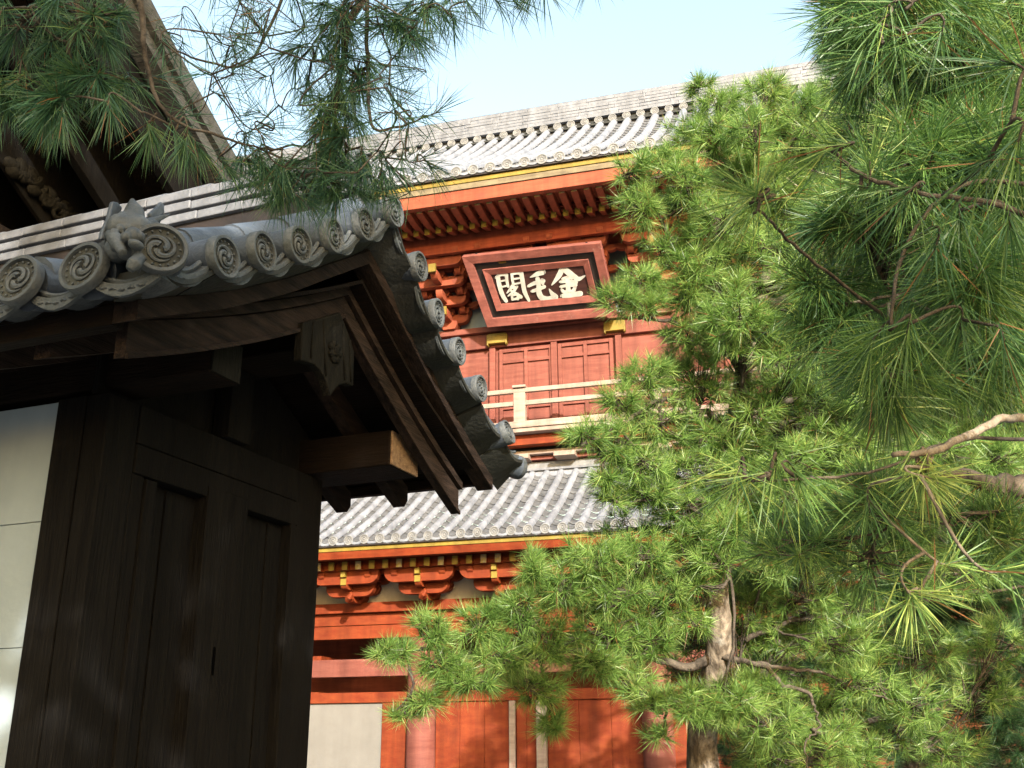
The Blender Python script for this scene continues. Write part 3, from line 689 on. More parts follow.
# between the floors: ridge band on the lower roof, balcony
MB().box(S0, S1, 3.22, 3.42, 7.05, 7.34).build('roof_top_course', M['btile'], temple, bevel=0.01)
MB().box(S0, S1, 3.16, 3.44, 7.342, 7.40).build('roof_top_course', M['ridge'], temple, bevel=0.008)
MB().box(S0, S1, 3.28, 3.48, 7.402, 7.58).build('roof_top_course', M['bface'], temple, bevel=0.01)
MB().box(S0, S1, 3.55, 3.75, 7.3, 8.1).build('waist_wall', M['bplaster'], temple)
MB().box(S0, S1, 3.0, 3.56, 7.70, 7.79).build('waist_beam', M['palewood'], temple, bevel=0.01)
MB().box(S0, S1, 2.72, 3.0, 7.86, 8.10).build('balcony_beam', M['red'], temple, bevel=0.01)
MB().box(S0, S1, 3.15, 3.5, 7.60, 7.68).build('waist_beam', M['redfade'], temple)
s = S0; wb = None
while s < S1:
    if wb is None: wb = MB().box(0, 0.5, 2.86, 3.5, 7.585, 7.695).build('waist_block', M['palewood'], temple, bevel=0.01, loc=(s, 0, 0))
    else: dup(wb, temple, (s, 0, 0))
    s += 1.1
MB().box(S0, S1, 2.50, 3.6, 8.106, 8.20).build('balcony_floor', M['palewood'], temple, bevel=0.008)
MB().box(S0, S1, 2.46, 2.62, 8.204, 8.36).build('balcony_kerb', M['palewood'], temple, bevel=0.01)
rail = MB().box(S0, S1, 2.56, 2.66, 9.085, 9.195).build('balcony_rail', M['palewood'], temple, bevel=0.015)
MB().box(S0, S1, 2.57, 2.65, 8.775, 8.885).build('balcony_rail', M['palewood'], temple, bevel=0.01)
po = MB().box(-0.14, 0.14, 2.53, 2.69, 8.364, 9.08).build('balcony_post', M['palewood'], temple, bevel=0.012)
MB().box(-0.16, 0.16, 2.50, 2.72, 9.20, 9.26).build('post_cap', M['palewood'], po, bevel=0.01)
po.location = (-0.51, 0, 0)
for s in (-9.9, -6.8, -3.65, 2.63, 5.8, 8.9, 12.0): dup(po, temple, (s, 0, 0))

# upper storey wall and doors
MB().box(S0, S1, 3.62, 3.75, 8.1, 11.1).build('upper_wall', M['redfade'], temple)
MB().box(S0, S1, 3.50, 3.66, 10.66, 11.04).build('frieze_beam', M['redfade'], temple, bevel=0.01)
MB().box(S0, S1, 3.38, 3.78, 11.05, 11.20).build('upper_wall_plate', M['redfade'], temple, bevel=0.012)
def upper_door(x0, x1):
    d = MB().box(x0, x1, 3.585, 3.622, 8.3, 10.60).build('upper_door', M['redfade'], temple)
    mid = (x0 + x1) / 2
    for x in (x0, mid - 0.045, x1 - 0.09): MB().box(x, x + 0.09, 3.53, 3.583, 8.3, 10.60).build('door_stile', M['redfade'], d, bevel=0.006)
    for (z0, z1) in ((10.51, 10.60), (10.22, 10.30), (9.02, 9.12), (8.3, 8.4)):
        for (xa, xb) in ((x0 + 0.092, mid - 0.047), (mid + 0.047, x1 - 0.092)): MB().box(xa, xb, 3.535, 3.582, z0, z1).build('door_rail', M['redfade'], d, bevel=0.006)
    return d
for x0 in (-1.27, 0.22, -5.97, -4.50, 4.2, 5.68): upper_door(x0, x0 + 1.36)
for s in (-4.95 - 1.2, -2.93, -1.44, 0.13, 1.72, 3.2, 4.05, 7.2):
    MB().box(s - 0.075, s + 0.075, 3.48, 3.60, 8.3, 10.64).build('door_post', M['redfade'], temple, bevel=0.01)
MB().box(-2.75, -1.55, 3.58, 3.61, 8.3, 10.45).build('wall_panel', M['redfade'], temple, bevel=0.01)
yf = None
for s in (-4.35, -1.29, 1.66, 4.6):
    if yf is None:
        b = MB().prism([(-0.26, 10.70), (-0.22, 10.66), (-0.22, 10.72), (0.22, 10.72), (0.22, 10.66), (0.26, 10.70), (0.26, 10.95), (0.20, 10.98), (-0.20, 10.98), (-0.26, 10.95)], 0.14, 'y', 3.36)
        yf = b.build('door_bracket', M['yellow'], temple, bevel=0.015); yf.location = (s, 0, 0)
    else: dup(yf, temple, (s, 0, 0))
# upper columns
c1 = MB().tube([(0, 0, 8.2), (0, 0, 11.05)], 0.24, 24).build('upper_column', M['redfade'], temple, smooth=True, auto=40, loc=(-2.93 - 0.05, 3.64, 0))
for s in (-7.8, 3.2, 8.0): dup(c1, temple, (s, 3.64, 0))
# upper plaster and bracket clusters
MB().box(S0, S1, 3.64, 3.74, 11.205, 13.6).build('bracket_plaster', M['plaster'], temple)
def upper_bracket():
    b = MB(); zz = 11.20
    block(b, 0, 3.5, zz, 0.42, 0.22)
    z = zz + 0.17
    for i in range(4):
        yc = 3.42 - 0.42 * i
        half = 0.50 + 0.07 * i
        arm(b, 0, yc - 0.09, yc + 0.09, z - 0.02, z + 0.22, half, 0.18)
        arm(b, 0, yc + 0.34, yc + 0.48, z + 0.03, z + 0.20, half + 0.22, 0.17)
        for x in (-half + 0.11, 0, half - 0.11): block(b, x, yc, z + 0.20, 0.30, 0.17)
        if i < 3: armd(b, -0.085, 0.085, yc - 0.50, yc + 0.5, z + 0.02, z + 0.24, 0.16)
        armd(b, -half + 0.03, -half + 0.18, yc - 0.30, yc + 0.5, z + 0.20, z + 0.36, 0.12)
        armd(b, half - 0.18, half - 0.03, yc - 0.30, yc + 0.5, z + 0.20, z + 0.36, 0.12)
        z += 0.34
    return b
ub = upper_bracket().build('upper_bracket_cluster', M['redup'], temple, bevel=0.01)
for (y, z) in ((2.90, 11.62), (2.06, 12.40)):
    MB().box(-0.09, 0.09, y - 0.10, y - 0.085 + 0.05, z - 0.02 - 0.19, z + 0.0).build('bracket_nose', M['yellow'], ub)
ub.location = (-2.52, 0, 0)
for k in (-4, -3, -2, -1, 1, 2, 3, 4, 5, 6): dup(ub, temple, (-2.52 + 1.78 * k, 0, 0))
b = MB()
# white painted wing ends between the clusters
for k in range(-3, 7):
    cx = -2.52 + 1.78 * (k + 0.5)
    for j in range(5): b.ball((cx - 0.26 + 0.13 * j, 2.05, 12.86 + 0.05 * math.sin(j * 0.8)), (0.13, 0.06, 0.075), 8, 5)
    b.prism([(cx - 0.42, 12.76), (cx + 0.42, 12.76), (cx + 0.3, 12.93), (cx + 0.12, 13.02), (cx - 0.12, 13.02), (cx - 0.3, 12.93)], 0.08, 'y', 2.10)
b.build('painted_wing', M['cream'], temple, smooth=True, auto=40)
MB().box(S0, S1, 1.98, 2.22, 12.88, 13.36).build('upper_purlin', M['reddeep'], temple, bevel=0.01)
MB().box(S0, S1, 2.221, 3.66, 12.98, 13.02).build('bracket_ceiling', M['reddeep'], temple)
MB().box(S0, S1, 1.90, 2.02, 12.60, 12.86).build('upper_purlin', M['redboard'], temple, bevel=0.01)
# upper rafters: straight base tier with yellow ends, curved flying tier
b1 = MB().strip([(0, -0.09), (2.2, 0.55)], [(0, 0.09), (2.2, 0.73)], 0.125, 'x', -0.0625).build('base_rafter', M['redup'], temple, bevel=0.005)
MB().box(-0.064, 0.064, -0.012, -0.001, -0.088, 0.088).build('rafter_end', M['yellow'], b1)
# flying rafter seen from below, swept up towards its tip
ly = [i / 8 for i in range(9)]
lo = [(1.05 * u, -0.055 + 0.02 * u - 0.12 * math.sin(math.pi * u) * 0.35) for u in ly]; hi = [(1.05 * u, 0.055 + 0.10 * u) for u in ly]
f1 = MB().strip(lo, hi, 0.15, 'x', -0.075).build('flying_rafter', M['redup'], temple, bevel=0.004)
MB().box(-0.062, 0.062, -0.012, -0.001, -0.05, 0.048).build('rafter_end', M['cream'], f1)
s = -3.06 - 0.2848 * 16; i = 0; SR = 0.2848
while s < 9 and i < 46:
    l1, l2 = (s, 1.50, 13.03), (s + 0.08, 0.72, 13.15)
    if i == 0: b1.location = l1; f1.location = l2
    else:
        dup(b1, temple, l1); dup(f1, temple, l2, (0, 0, random.uniform(-.012, .012)))
    s += SR; i += 1
MB().strip([(0.70, 13.212), (1.75, 13.30)], [(0.70, 13.24), (1.75, 13.33)], S1 - S0, 'x', S0).build('upper_soffit', M['redup'], temple)  # lighter red here imitates light bounced onto the soffit
MB().box(S0, S1, 1.56, 1.70, 13.162, 13.25).build('rafter_board', M['reddeep'], temple)
MB().strip([(1.45, 13.19), (3.6, 13.85)], [(1.45, 13.215), (3.6, 13.9)], S1 - S0, 'x', S0).build('upper_soffit', M['redboard'], temple)
MB().box(S0, S1, 0.52, 0.68, 13.12, 13.435).build('upper_eave_board', M['redup'], temple, bevel=0.01)
MB().box(S0, S1, 0.485, 0.60, 13.438, 13.582).build('upper_eave_worn_edge', M['worn'], temple, bevel=0.005)
MB().box(S0, S1, 0.46, 0.60, 13.585, 13.70).build('upper_eave_fascia', M['yellow'], temple, bevel=0.006)
MB().box(S0, S1, 0.40, 0.58, 13.703, 13.77).build('eave_shadow_strip', M['black'], temple)  # painted shadow line below the upper eave tiles
def zup(y):
    y = y - 0.4; return 13.83 + 0.66 * y + 0.019 * y * y
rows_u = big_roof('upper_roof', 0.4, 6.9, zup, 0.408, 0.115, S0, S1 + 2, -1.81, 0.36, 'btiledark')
sd = dup(src, temple, (rows_u[0], 0.37, zup(0.4) + 0.02), (0, 0, 0), (1.30, 1, 1.30), 'upper_eave_tile')
for s in rows_u[1:]: dup(src, temple, (s, 0.37, zup(0.4) + 0.02 + random.uniform(-.008, .008)), (0, random.random() * 6, random.uniform(-.06, .06)), (1.30, 1, 1.30), 'upper_eave_tile')
lip_row(rows_u, 0.408, 0.38, zup(0.4) + 0.01, 'eave_lip')
# main ridge with its row of discs
yr = 6.5; zr = zup(yr)
MB().box(S0, S1 + 2, yr + 0.02, yr + 0.7, zr - 0.5, zr + 0.10).build('ridge_base', M['btile'], temple)
MB().box(S0, S1 + 2, yr - 0.08, yr + 0.3, zr + 0.02, zr + 0.075).build('ridge_base_course', M['tiledark'], temple)
rb = MB()
for k in range(6):
    z = zr + 0.36 + k * 0.125
    s = S0; rg2 = random.Random(k)
    while s < S1 + 2:
        l = 0.9 + rg2.uniform(-.05, .05)
        rb.box(s, s + l - 0.006, yr + 0.04 * k * 0.6 + rg2.uniform(-.008, .008), yr + 0.75, z + rg2.uniform(-.008, .008), z + 0.105); s += l
rb.build('ridge_courses', M['ridge'], temple, bevel=0.01)
MB().tube([(S0, yr + 0.4, zr + 1.14), (S1 + 2, yr + 0.4, zr + 1.14)], 0.15, 12).build('ridge_cap', M['ridge'], temple, smooth=True)
MB().box(S0, S1 + 2, yr + 0.1, yr + 0.7, zr + 0.1, zr + 0.36).build('ridge_core', M['tiledark'], temple)
k = 0; s = S0 + 0.2
while s < S1 + 1.5 and k < 99:
    dup(src, temple, (s, yr - 0.04, zr + 0.21), (0, random.random() * 6, 0), (1.25, 1, 1.25), 'ridge_disc'); s += 0.418; k += 1
MB().box(S0, S1 + 2, yr - 0.02, yr + 0.3, zr + 0.335, zr + 0.362).build('ridge_disc_course', M['ridge'], temple)
# back slope and building body
MB().prism([(yr + 0.3, zr + 0.1), (yr + 7.0, 13.8), (yr + 7, 13.5), (yr + 0.3, zr - 0.4)], S1 + 2 - S0, 'x', S0).build('rear_roof', M['btile'], temple)
MB().box(S0 + 0.5, S1 - 0.5, 3.76, 9.8, 8.1, 13.3).build('upper_body', M['redfade'], temple)
MB().prism([(0.5, 13.55), (yr + 0.3, zr - 0.15), (yr + 6.6, 13.6)], 0.3, 'x', S0 + 0.1).build('gable_end', M['bplaster'], temple)

# ================================================================== SIGNBOARD
sign = empty('temple_signboard', tuple(B.world((0.1, 3.0, 11.7))), B.rz)
tag(sign, 'large framed wooden signboard with three white brush characters hung under the upper eaves', 'sign')
SO = np.array([0.1, 3.0, 11.7])
cBL, cBR = np.array([-1.41, 3.06, 11.07]), np.array([1.79, 3.06, 11.01])
cTL, cTR = np.array([-1.69, 1.84, 12.45]), np.array([1.67, 1.84, 12.345])
nrm = np.cross(cBR - cBL, cTL - cBL); nrm /= np.linalg.norm(nrm)
if nrm[1] > 0: nrm = -nrm
def sp_(u, v, h=0.0): return (cBL * (1 - u) * (1 - v) + cBR * u * (1 - v) + cTL * (1 - u) * v + cTR * u * v) + nrm * h - SO
def ring(name, mt, o, i_, h0, h1, hin=None, parent=sign, bev=0.01):
    """frame between rect insets o and i_ given as (du, dv)"""
    hin = h1 if hin is None else hin; b = MB()
    O = [(o[0], o[1]), (1 - o[0], o[1]), (1 - o[0], 1 - o[1]), (o[0], 1 - o[1])]; I = [(i_[0], i_[1]), (1 - i_[0], i_[1]), (1 - i_[0], 1 - i_[1]), (i_[0], 1 - i_[1])]
    vs = [sp_(*p, h0) for p in O] + [sp_(*p, h1) for p in O] + [sp_(*p, hin) for p in I] + [sp_(*p, h0) for p in I]
    fs = []
    for k in range(4):
        j = (k + 1) % 4
        for r in range(4): fs.append((r * 4 + k, r * 4 + j, ((r + 1) % 4) * 4 + j, ((r + 1) % 4) * 4 + k))
    b.add(vs, fs); return b.build(name, mt, parent, bevel=bev)
def plate(name, mt, o, h0, h1, parent=sign):
    O = [(o[0], o[1]), (1 - o[0], o[1]), (1 - o[0], 1 - o[1]), (o[0], 1 - o[1])]
    b = MB(); b.add([sp_(*p, h0) for p in O] + [sp_(*p, h1) for p in O], [(0, 1, 2, 3), (4, 5, 6, 7)] + [(k, (k + 1) % 4, 4 + (k + 1) % 4, 4 + k) for k in range(4)])
    return b.build(name, mt, parent)
plate('backing', M['black'], (0.05, 0.08), -0.08, 0.0)
ring('outer_frame', M['signred'], (0.0, 0.0), (0.062, 0.115), -0.10, 0.13, 0.10)
ring('dark_border', M['black'], (0.064, 0.118), (0.110, 0.205), 0.002, 0.03, 0.03, bev=0)
ring('inner_frame', M['signred'], (0.112, 0.208), (0.158, 0.295), 0.002, 0.09, 0.05, bev=0.008)
plate('panel', M['brown'], (0.160, 0.298), 0.004, 0.02)
def on_sign(px, py, h=0.03):
    # a point of the board's own plane
    p0 = B.world(cBL + nrm * h); nw = B.x * nrm[0] + B.y * nrm[1] + np.array([0, 0, nrm[2]])
    d = ray(px, py); t = ((p0 - EYE) @ nw) / (d @ nw); q = B.loc(EYE + d * t); return np.array(q) - SO
def stroke(b, pts, ws, h):
    """brush stroke traced on the board: centre line and half-widths (in 1/7.877 photo pixels)"""
    P = [np.array(p, float) for p in pts]
    # resample with Catmull-Rom
    Q = []; W = []
    n = len(P)
    for i in range(n - 1):
        a0, a1, a2, a3 = P[max(i - 1, 0)], P[i], P[i + 1], P[min(i + 2, n - 1)]
        for k in range(6):
            t = k / 6; Q.append(0.5 * ((2 * a1) + (-a0 + a2) * t + (2 * a0 - 5 * a1 + 4 * a2 - a3) * t * t + (-a0 + 3 * a1 - 3 * a2 + a3) * t ** 3)); W.append(1.22 * (ws[i] * (1 - t) + ws[i + 1] * t))
    Q.append(P[-1]); W.append(1.22 * ws[-1])
    L_, R_ = [], []
    for i, q in enumerate(Q):
        t = Q[min(i + 1, len(Q) - 1)] - Q[max(i - 1, 0)]; t = t / (np.linalg.norm(t) + 1e-9); nn = np.array([-t[1], t[0]])
        L_.append(q + nn * W[i]); R_.append(q - nn * W[i])
    t = Q[-1] - Q[-2]; t = t / np.linalg.norm(t); nn = np.array([-t[1], t[0]])
    capE = [Q[-1] + (nn * math.cos(a) + t * math.sin(a)) * W[-1] for a in (0.6, 1.2, 1.8, 2.4)]
    t0 = Q[0] - Q[1]; t0 = t0 / np.linalg.norm(t0); n0 = np.array([t0[1], -t0[0]])
    capS = [Q[0] + (-n0 * math.cos(a) + t0 * math.sin(a)) * W[0] for a in (0.6, 1.2, 1.8, 2.4)]
    to3 = lambda c, hh: on_sign(480 + c[0] / 7.877, 255 + c[1] / 7.877, hh)
    n = len(Q); top = [to3(c, h + 0.012) for c in L_] + [to3(c, h + 0.012) for c in R_]; bot = [to3(c, h - 0.012) for c in L_] + [to3(c, h - 0.012) for c in R_]
    fs = []
    for i in range(n - 1):
        fs.append((i, i + 1, n + i + 1, n + i)); fs.append((i, i + 1, 2 * n + i + 1, 2 * n + i)); fs.append((n + i, n + i + 1, 3 * n + i + 1, 3 * n + i))
    b.add(top + bot, fs)
    e = [L_[-1]] + capE + [R_[-1]]; s_ = [L_[0]] + capS[::1] + [R_[0]]
    for poly in (e, s_): b.add([to3(c, h + 0.012) for c in poly], [tuple(range(len(poly)))])
chars = {
 0: [([(128, 178), (150, 160), (178, 152), (208, 158)], [10, 11, 11, 12]), ([(140, 172), (152, 235), (175, 310), (206, 362)], [14, 14, 14, 12]),
     ([(208, 158), (212, 205), (222, 248)], [11, 10, 8]), ([(160, 207), (212, 197)], [6, 6]), ([(170, 252), (220, 240)], [6, 6]),
     ([(252, 146), (290, 140), (325, 142)], [12, 11, 14]), ([(250, 148), (256, 195), (264, 240)], [9, 9, 8]), ([(325, 145), (338, 220), (352, 290), (385, 358)], [14, 14, 14, 9]),
     ([(262, 190), (325, 180)], [6, 6]), ([(268, 230), (328, 216)], [6, 6]),
     ([(256, 240), (238, 268), (212, 300)], [10, 9, 4]), ([(240, 262), (292, 250)], [7, 8]), ([(288, 252), (262, 290), (222, 322)], [9, 9, 5]), ([(236, 276), (280, 300), (322, 330)], [7, 8, 12]),
     ([(250, 314), (256, 352)], [8, 8]), ([(252, 318), (298, 308)], [7, 8]), ([(298, 308), (300, 348)], [9, 8]), ([(254, 350), (302, 342)], [8, 8])],
 1: [([(494, 134), (450, 150), (396, 176)], [20, 15, 3]), ([(380, 246), (430, 222), (500, 204)], [9, 13, 13]), ([(410, 286), (450, 272), (506, 250)], [10, 12, 12]),
     ([(452, 180), (462, 240), (466, 300), (490, 338), (540, 346), (592, 330)], [14, 15, 18, 18, 16, 20]), ([(590, 325), (565, 300), (545, 268)], [18, 12, 3]), ([(490, 200), (495, 225)], [14, 10])],
 2: [([(652, 98), (620, 165), (566, 236)], [18, 17, 4]), ([(650, 100), (700, 140), (745, 172), (780, 188), (832, 160)], [18, 20, 17, 14, 3]),
     ([(650, 188), (690, 176), (722, 180)], [9, 10, 12]), ([(632, 212), (690, 208), (752, 214)], [9, 10, 16]), ([(634, 250), (690, 240), (752, 236)], [9, 10, 13]),
     ([(688, 180), (694, 250), (696, 310)], [14, 15, 15]), ([(645, 275), (668, 300)], [11, 9]), ([(748, 258), (726, 292)], [12, 8]), ([(650, 290), (745, 280)], [8, 8]),
     ([(648, 322), (700, 318), (790, 304)], [14, 15, 18])],
}
for ci in (0, 1, 2):
    b = MB()
    for k, (pts, ws) in enumerate(chars[ci]): stroke(b, pts, ws, 0.034 + 0.0015 * k)
    b.build('character', M['white'], sign)
for (u, v) in ((0.1, 1.0), (0.9, 1.0)):
    p = sp_(u, v, 0.0); q = p + np.array([0, 1.0, 0.45]); MB().tube([tuple(p), tuple(q)], 0.03, 8).build('hanger', M['black'], sign)

# ================================================================== PINES
class Needles:
    def __init__(s, seed, width, seg=1): s.rng = np.random.default_rng(seed); s.w = width; s.seg = seg; s.V = []; s.T = []
    def tuft(s, c, d, L, n, a0=15, a1=80, shoot=0.05, droop=0.05, tint=None):
        r = s.rng; c = np.array(c, float); d = np.array(d, float); d /= np.linalg.norm(d) + 1e-9
        ref = np.array([0, 0, 1.]) if abs(d[2]) < 0.9 else np.array([1., 0, 0]); p = np.cross(d, ref); p /= np.linalg.norm(p); q = np.cross(d, p)
        th = np.radians(r.uniform(a0, a1, n)); ph = r.uniform(0, 2 * np.pi, n)
        nd = np.cos(th)[:, None] * d + np.sin(th)[:, None] * (np.cos(ph)[:, None] * p + np.sin(ph)[:, None] * q)
        base = c - d * (r.uniform(0, 1, n) * shoot * (0.3 + th / 1.4))[:, None]
        ln = L * r.uniform(0.72, 1.08, n)
        bend = np.array([0, 0, -1.0]) * droop * ln[:, None] + r.normal(0, 0.04, (n, 3)) * ln[:, None]
        mid = base + nd * (ln * 0.55)[:, None] + bend * 0.35; tip = base + nd * ln[:, None] + bend
        wd = np.cross(nd, r.normal(size=(n, 3))); wd /= np.linalg.norm(wd, axis=1)[:, None] + 1e-9; wd *= s.w * 0.5
        t0 = (r.uniform(0.1, 0.6) if tint is None else tint); t = np.clip(t0 + r.normal(0, 0.2, n), 0, 0.84)
        dead = r.random(n) < 0.025; t[dead] = 1.0
        if s.seg == 1: s.V.append(np.stack([base - wd, base + wd, tip], 1)); s.T.append(np.repeat(t[:, None], 3, 1))
        else: s.V.append(np.stack([base - wd * .8, base + wd * .8, mid + wd, mid - wd, tip], 1)); s.T.append(np.repeat(t[:, None], 5, 1))
    def build(s, name, mt, parent):
        V = np.concatenate(s.V); T = np.concatenate(s.T); n = len(V)
        me = bpy.data.meshes.new(name)
        if s.seg == 1:
            me.vertices.add(n * 3); me.loops.add(n * 3); me.polygons.add(n)
            me.vertices.foreach_set('co', V.reshape(-1).astype(np.float32)); me.loops.foreach_set('vertex_index', np.arange(n * 3, dtype=np.int32))
            me.polygons.foreach_set('loop_start', np.arange(0, n * 3, 3, dtype=np.int32)); me.polygons.foreach_set('loop_total', np.full(n, 3, dtype=np.int32))
        else:
            me.vertices.add(n * 5); me.loops.add(n * 7); me.polygons.add(n * 2)
            me.vertices.foreach_set('co', V.reshape(-1).astype(np.float32))
            idx = (np.arange(n)[:, None] * 5 + np.array([0, 1, 2, 3, 3, 2, 4])).reshape(-1); me.loops.foreach_set('vertex_index', idx.astype(np.int32))
            ls = (np.arange(n)[:, None] * 7 + np.array([0, 4])).reshape(-1); me.polygons.foreach_set('loop_start', ls.astype(np.int32))
            me.polygons.foreach_set('loop_total', np.tile(np.array([4, 3], dtype=np.int32), n))
        me.update(calc_edges=True)
        at = me.attributes.new('tint', 'FLOAT', 'POINT'); at.data.foreach_set('value', T.reshape(-1).astype(np.float32))
        me.materials.append(mt); o = bpy.data.objects.new(name, me); COL.objects.link(o); o.parent = parent
        return o

def curve_pts(P, n=6, wob=0.0, rng=None):
    P = [np.array(p, float) for p in P]; out = []
    for i in range(len(P) - 1):
        a0, a1, a2, a3 = P[max(i - 1, 0)], P[i], P[i + 1], P[min(i + 2, len(P) - 1)]
        for k in range(n):
            t = k / n; q = 0.5 * ((2 * a1) + (-a0 + a2) * t + (2 * a0 - 5 * a1 + 4 * a2 - a3) * t * t + (-a0 + 3 * a1 - 3 * a2 + a3) * t ** 3)
            if rng is not None and wob: q = q + rng.normal(0, wob, 3)
            out.append(q)
    out.append(P[-1]); return out

class Tree:
    """an Empty with trunk, branch children, and one needles child under each branch"""
    def __init__(s, name, base, label, group, needle, width, seg, seed):
        s.root = empty(name, tuple(base)); tag(s.root, label, 'tree', group); s.base = np.array(base, float)
        s.needle, s.width, s.seg = needle, width, seg; s.rng = np.random.default_rng(seed); s.k = seed * 100; s.dens = 2.6; s.subr = 1.0
    def trunk(s, P, R, seg=16):
        pp = curve_pts(P, 6, 0.0); rr = np.interp(np.linspace(0, len(P) - 1, len(pp)), range(len(P)), R)
        b = MB(); b.tube([tuple(p - s.base) for p in pp], list(rr * np.random.default_rng(1).uniform(.92, 1.1, len(rr))), seg); return b.build('trunk', M['bark'], s.root, smooth=True)
    def limb(s, P, R, clusters, L=0.125, nn=80, a=(15, 85), shoot=0.05, droop=0.05, twig=0.004, updir=0.5, bmat='twig', tint=None, extra=None, wob=0.006, tubes=()):
        """clusters: (centre, (rx, ry, rz), count)"""
        s.k += 1; rng = s.rng; nd = Needles(s.k, s.width, s.seg); b = MB(); anchors = []
        if P is not None:
            pp = curve_pts(P, 6, wob, rng); rr = np.interp(np.linspace(0, len(P) - 1, len(pp)), range(len(P)), R)
            b.tube([tuple(p - s.base) for p in pp], list(rr), 9); anchors = pp
        for (c, rad, cnt) in clusters:
            c = np.array(c, float); rad = np.array(rad, float)
            near = min(anchors, key=lambda p: np.linalg.norm(p - c)) if len(anchors) else c - np.array([0, 0, rad[2]])
            sub = curve_pts([near, (near + c) / 2 + rng.normal(0, 0.04, 3) - np.array([0, 0, 0.03]), c], 5, 0.006, rng)
            if np.linalg.norm(near - c) > 0.02: b.tube([tuple(p - s.base) for p in sub], list(np.linspace(0.011, 0.006, len(sub)) * (twig / 0.004) * s.subr), 6)
            for _ in range(int(cnt * s.dens)):
                u = rng.normal(size=3); u /= np.linalg.norm(u); rr_ = rng.uniform(0.25, 1.0) ** 0.6; u[2] *= 0.9
                p = c + u * rad * rr_
                dirv = u * 0.9 + np.array([0, 0, updir]) + rng.normal(0, 0.3, 3); dirv /= np.linalg.norm(dirv)
                st = sub[rng.integers(len(sub) // 2, len(sub))]; m_ = (st + p) / 2 - dirv * 0.03 + rng.normal(0, 0.012, 3)
                b.tube([tuple(q - s.base) for q in (st, m_, p)], [twig, twig * 0.8, twig * 0.6], 4, cap=False)
                nd.tuft(p - s.base, dirv, L * rng.uniform(0.8, 1.1), int(nn * rng.uniform(.75, 1.2)), a[0], a[1], shoot, droop, tint)
        for (q_, r_) in tubes: b.tube(q_, r_, 6)
        if extra:
            for (c, d, L_, n_, kw) in extra:
                nd.tuft(np.array(c) - s.base, d, L_, n_, **kw)
        br = b.build('branch', M[bmat], s.root, smooth=True) if b.v else None
        nd.build('needles', s.needle, br or s.root)
        return br
def pc(x, y, d, rx, ry, n, flat=1.0):
    """a foliage cluster: centre seen at (x, y) and d metres away, radii in photo pixels"""
    return (pt(x, y, d), (rx * d / F, (rx + ry) / 2 * d / F * flat, ry * d / F), n)
NP = 'pine trees around the temple'

# ---- A: the sunlit pine in front of the gatehouse
ta = pt(716, 655, 6.3); baseA = np.array([ta[0] + 0.03, ta[1] + 0.1, 0])
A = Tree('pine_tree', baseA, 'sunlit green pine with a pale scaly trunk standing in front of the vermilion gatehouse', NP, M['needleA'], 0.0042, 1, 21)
A.trunk([baseA, pt(703, 768, 6.4), pt(712, 690, 6.35), pt(719, 640, 6.3), pt(716, 560, 6.35), pt(730, 450, 6.5), pt(760, 300, 6.7), pt(800, 190, 6.8), pt(830, 120, 6.8)], [0.16, 0.10, 0.09, 0.083, 0.075, 0.06, 0.045, 0.03, 0.015])
A.limb([pt(712, 655, 6.3), pt(690, 668, 6.2), pt(640, 655, 6.1), pt(560, 650, 6.0), pt(500, 665, 5.9), pt(440, 650, 5.85), pt(395, 652, 5.75)], [0.035, 0.028, 0.02, 0.015, 0.012, 0.009, 0.005],
    [pc(384, 652, 5.7, 13, 12, 4), pc(400, 650, 5.75, 18, 16, 6), pc(428, 630, 5.8, 24, 22, 12), pc(440, 665, 5.8, 30, 18, 12), pc(480, 622, 5.9, 32, 26, 16), pc(403, 714, 5.8, 16, 8, 4), pc(425, 700, 5.8, 24, 12, 8), pc(470, 680, 5.8, 34, 18, 14),
     pc(520, 610, 5.9, 30, 25, 16), pc(545, 640, 6, 40, 30, 22), pc(500, 655, 5.85, 34, 22, 15), pc(535, 688, 5.95, 30, 22, 14), pc(552, 722, 5.95, 20, 14, 7), pc(590, 660, 6, 34, 24, 18), pc(605, 625, 6.1, 42, 32, 22)], nn=52)
A.limb([pt(716, 600, 6.3), pt(680, 600, 6.2), pt(620, 590, 6.1), pt(560, 580, 6.0), pt(530, 570, 5.9)], [0.03, 0.022, 0.016, 0.012, 0.006],
    [pc(532, 568, 5.9, 22, 22, 10), pc(560, 585, 5.95, 34, 26, 18), pc(590, 560, 6.0, 38, 26, 20), pc(610, 595, 6.05, 38, 26, 18), pc(640, 555, 6.1, 40, 28, 20), pc(660, 600, 6.1, 38, 30, 20), pc(690, 560, 6.2, 38, 30, 18), pc(650, 640, 6.1, 36, 24, 16), pc(690, 620, 6.1, 24, 18, 8)], nn=52)
A.limb([pt(712, 680, 6.3), pt(740, 700, 6.15), pt(700, 710, 6.0), pt(660, 700, 6.0)], [0.02, 0.015, 0.01, 0.006],
    [pc(650, 700, 5.95, 28, 16, 10), pc(690, 705, 5.9, 34, 20, 14), pc(730, 700, 5.9, 40, 26, 20), pc(770, 720, 6.0, 40, 30, 18), pc(630, 680, 6.0, 26, 18, 8), pc(760, 690, 6.1, 34, 24, 12), pc(660, 735, 6.0, 18, 10, 4)], nn=52)
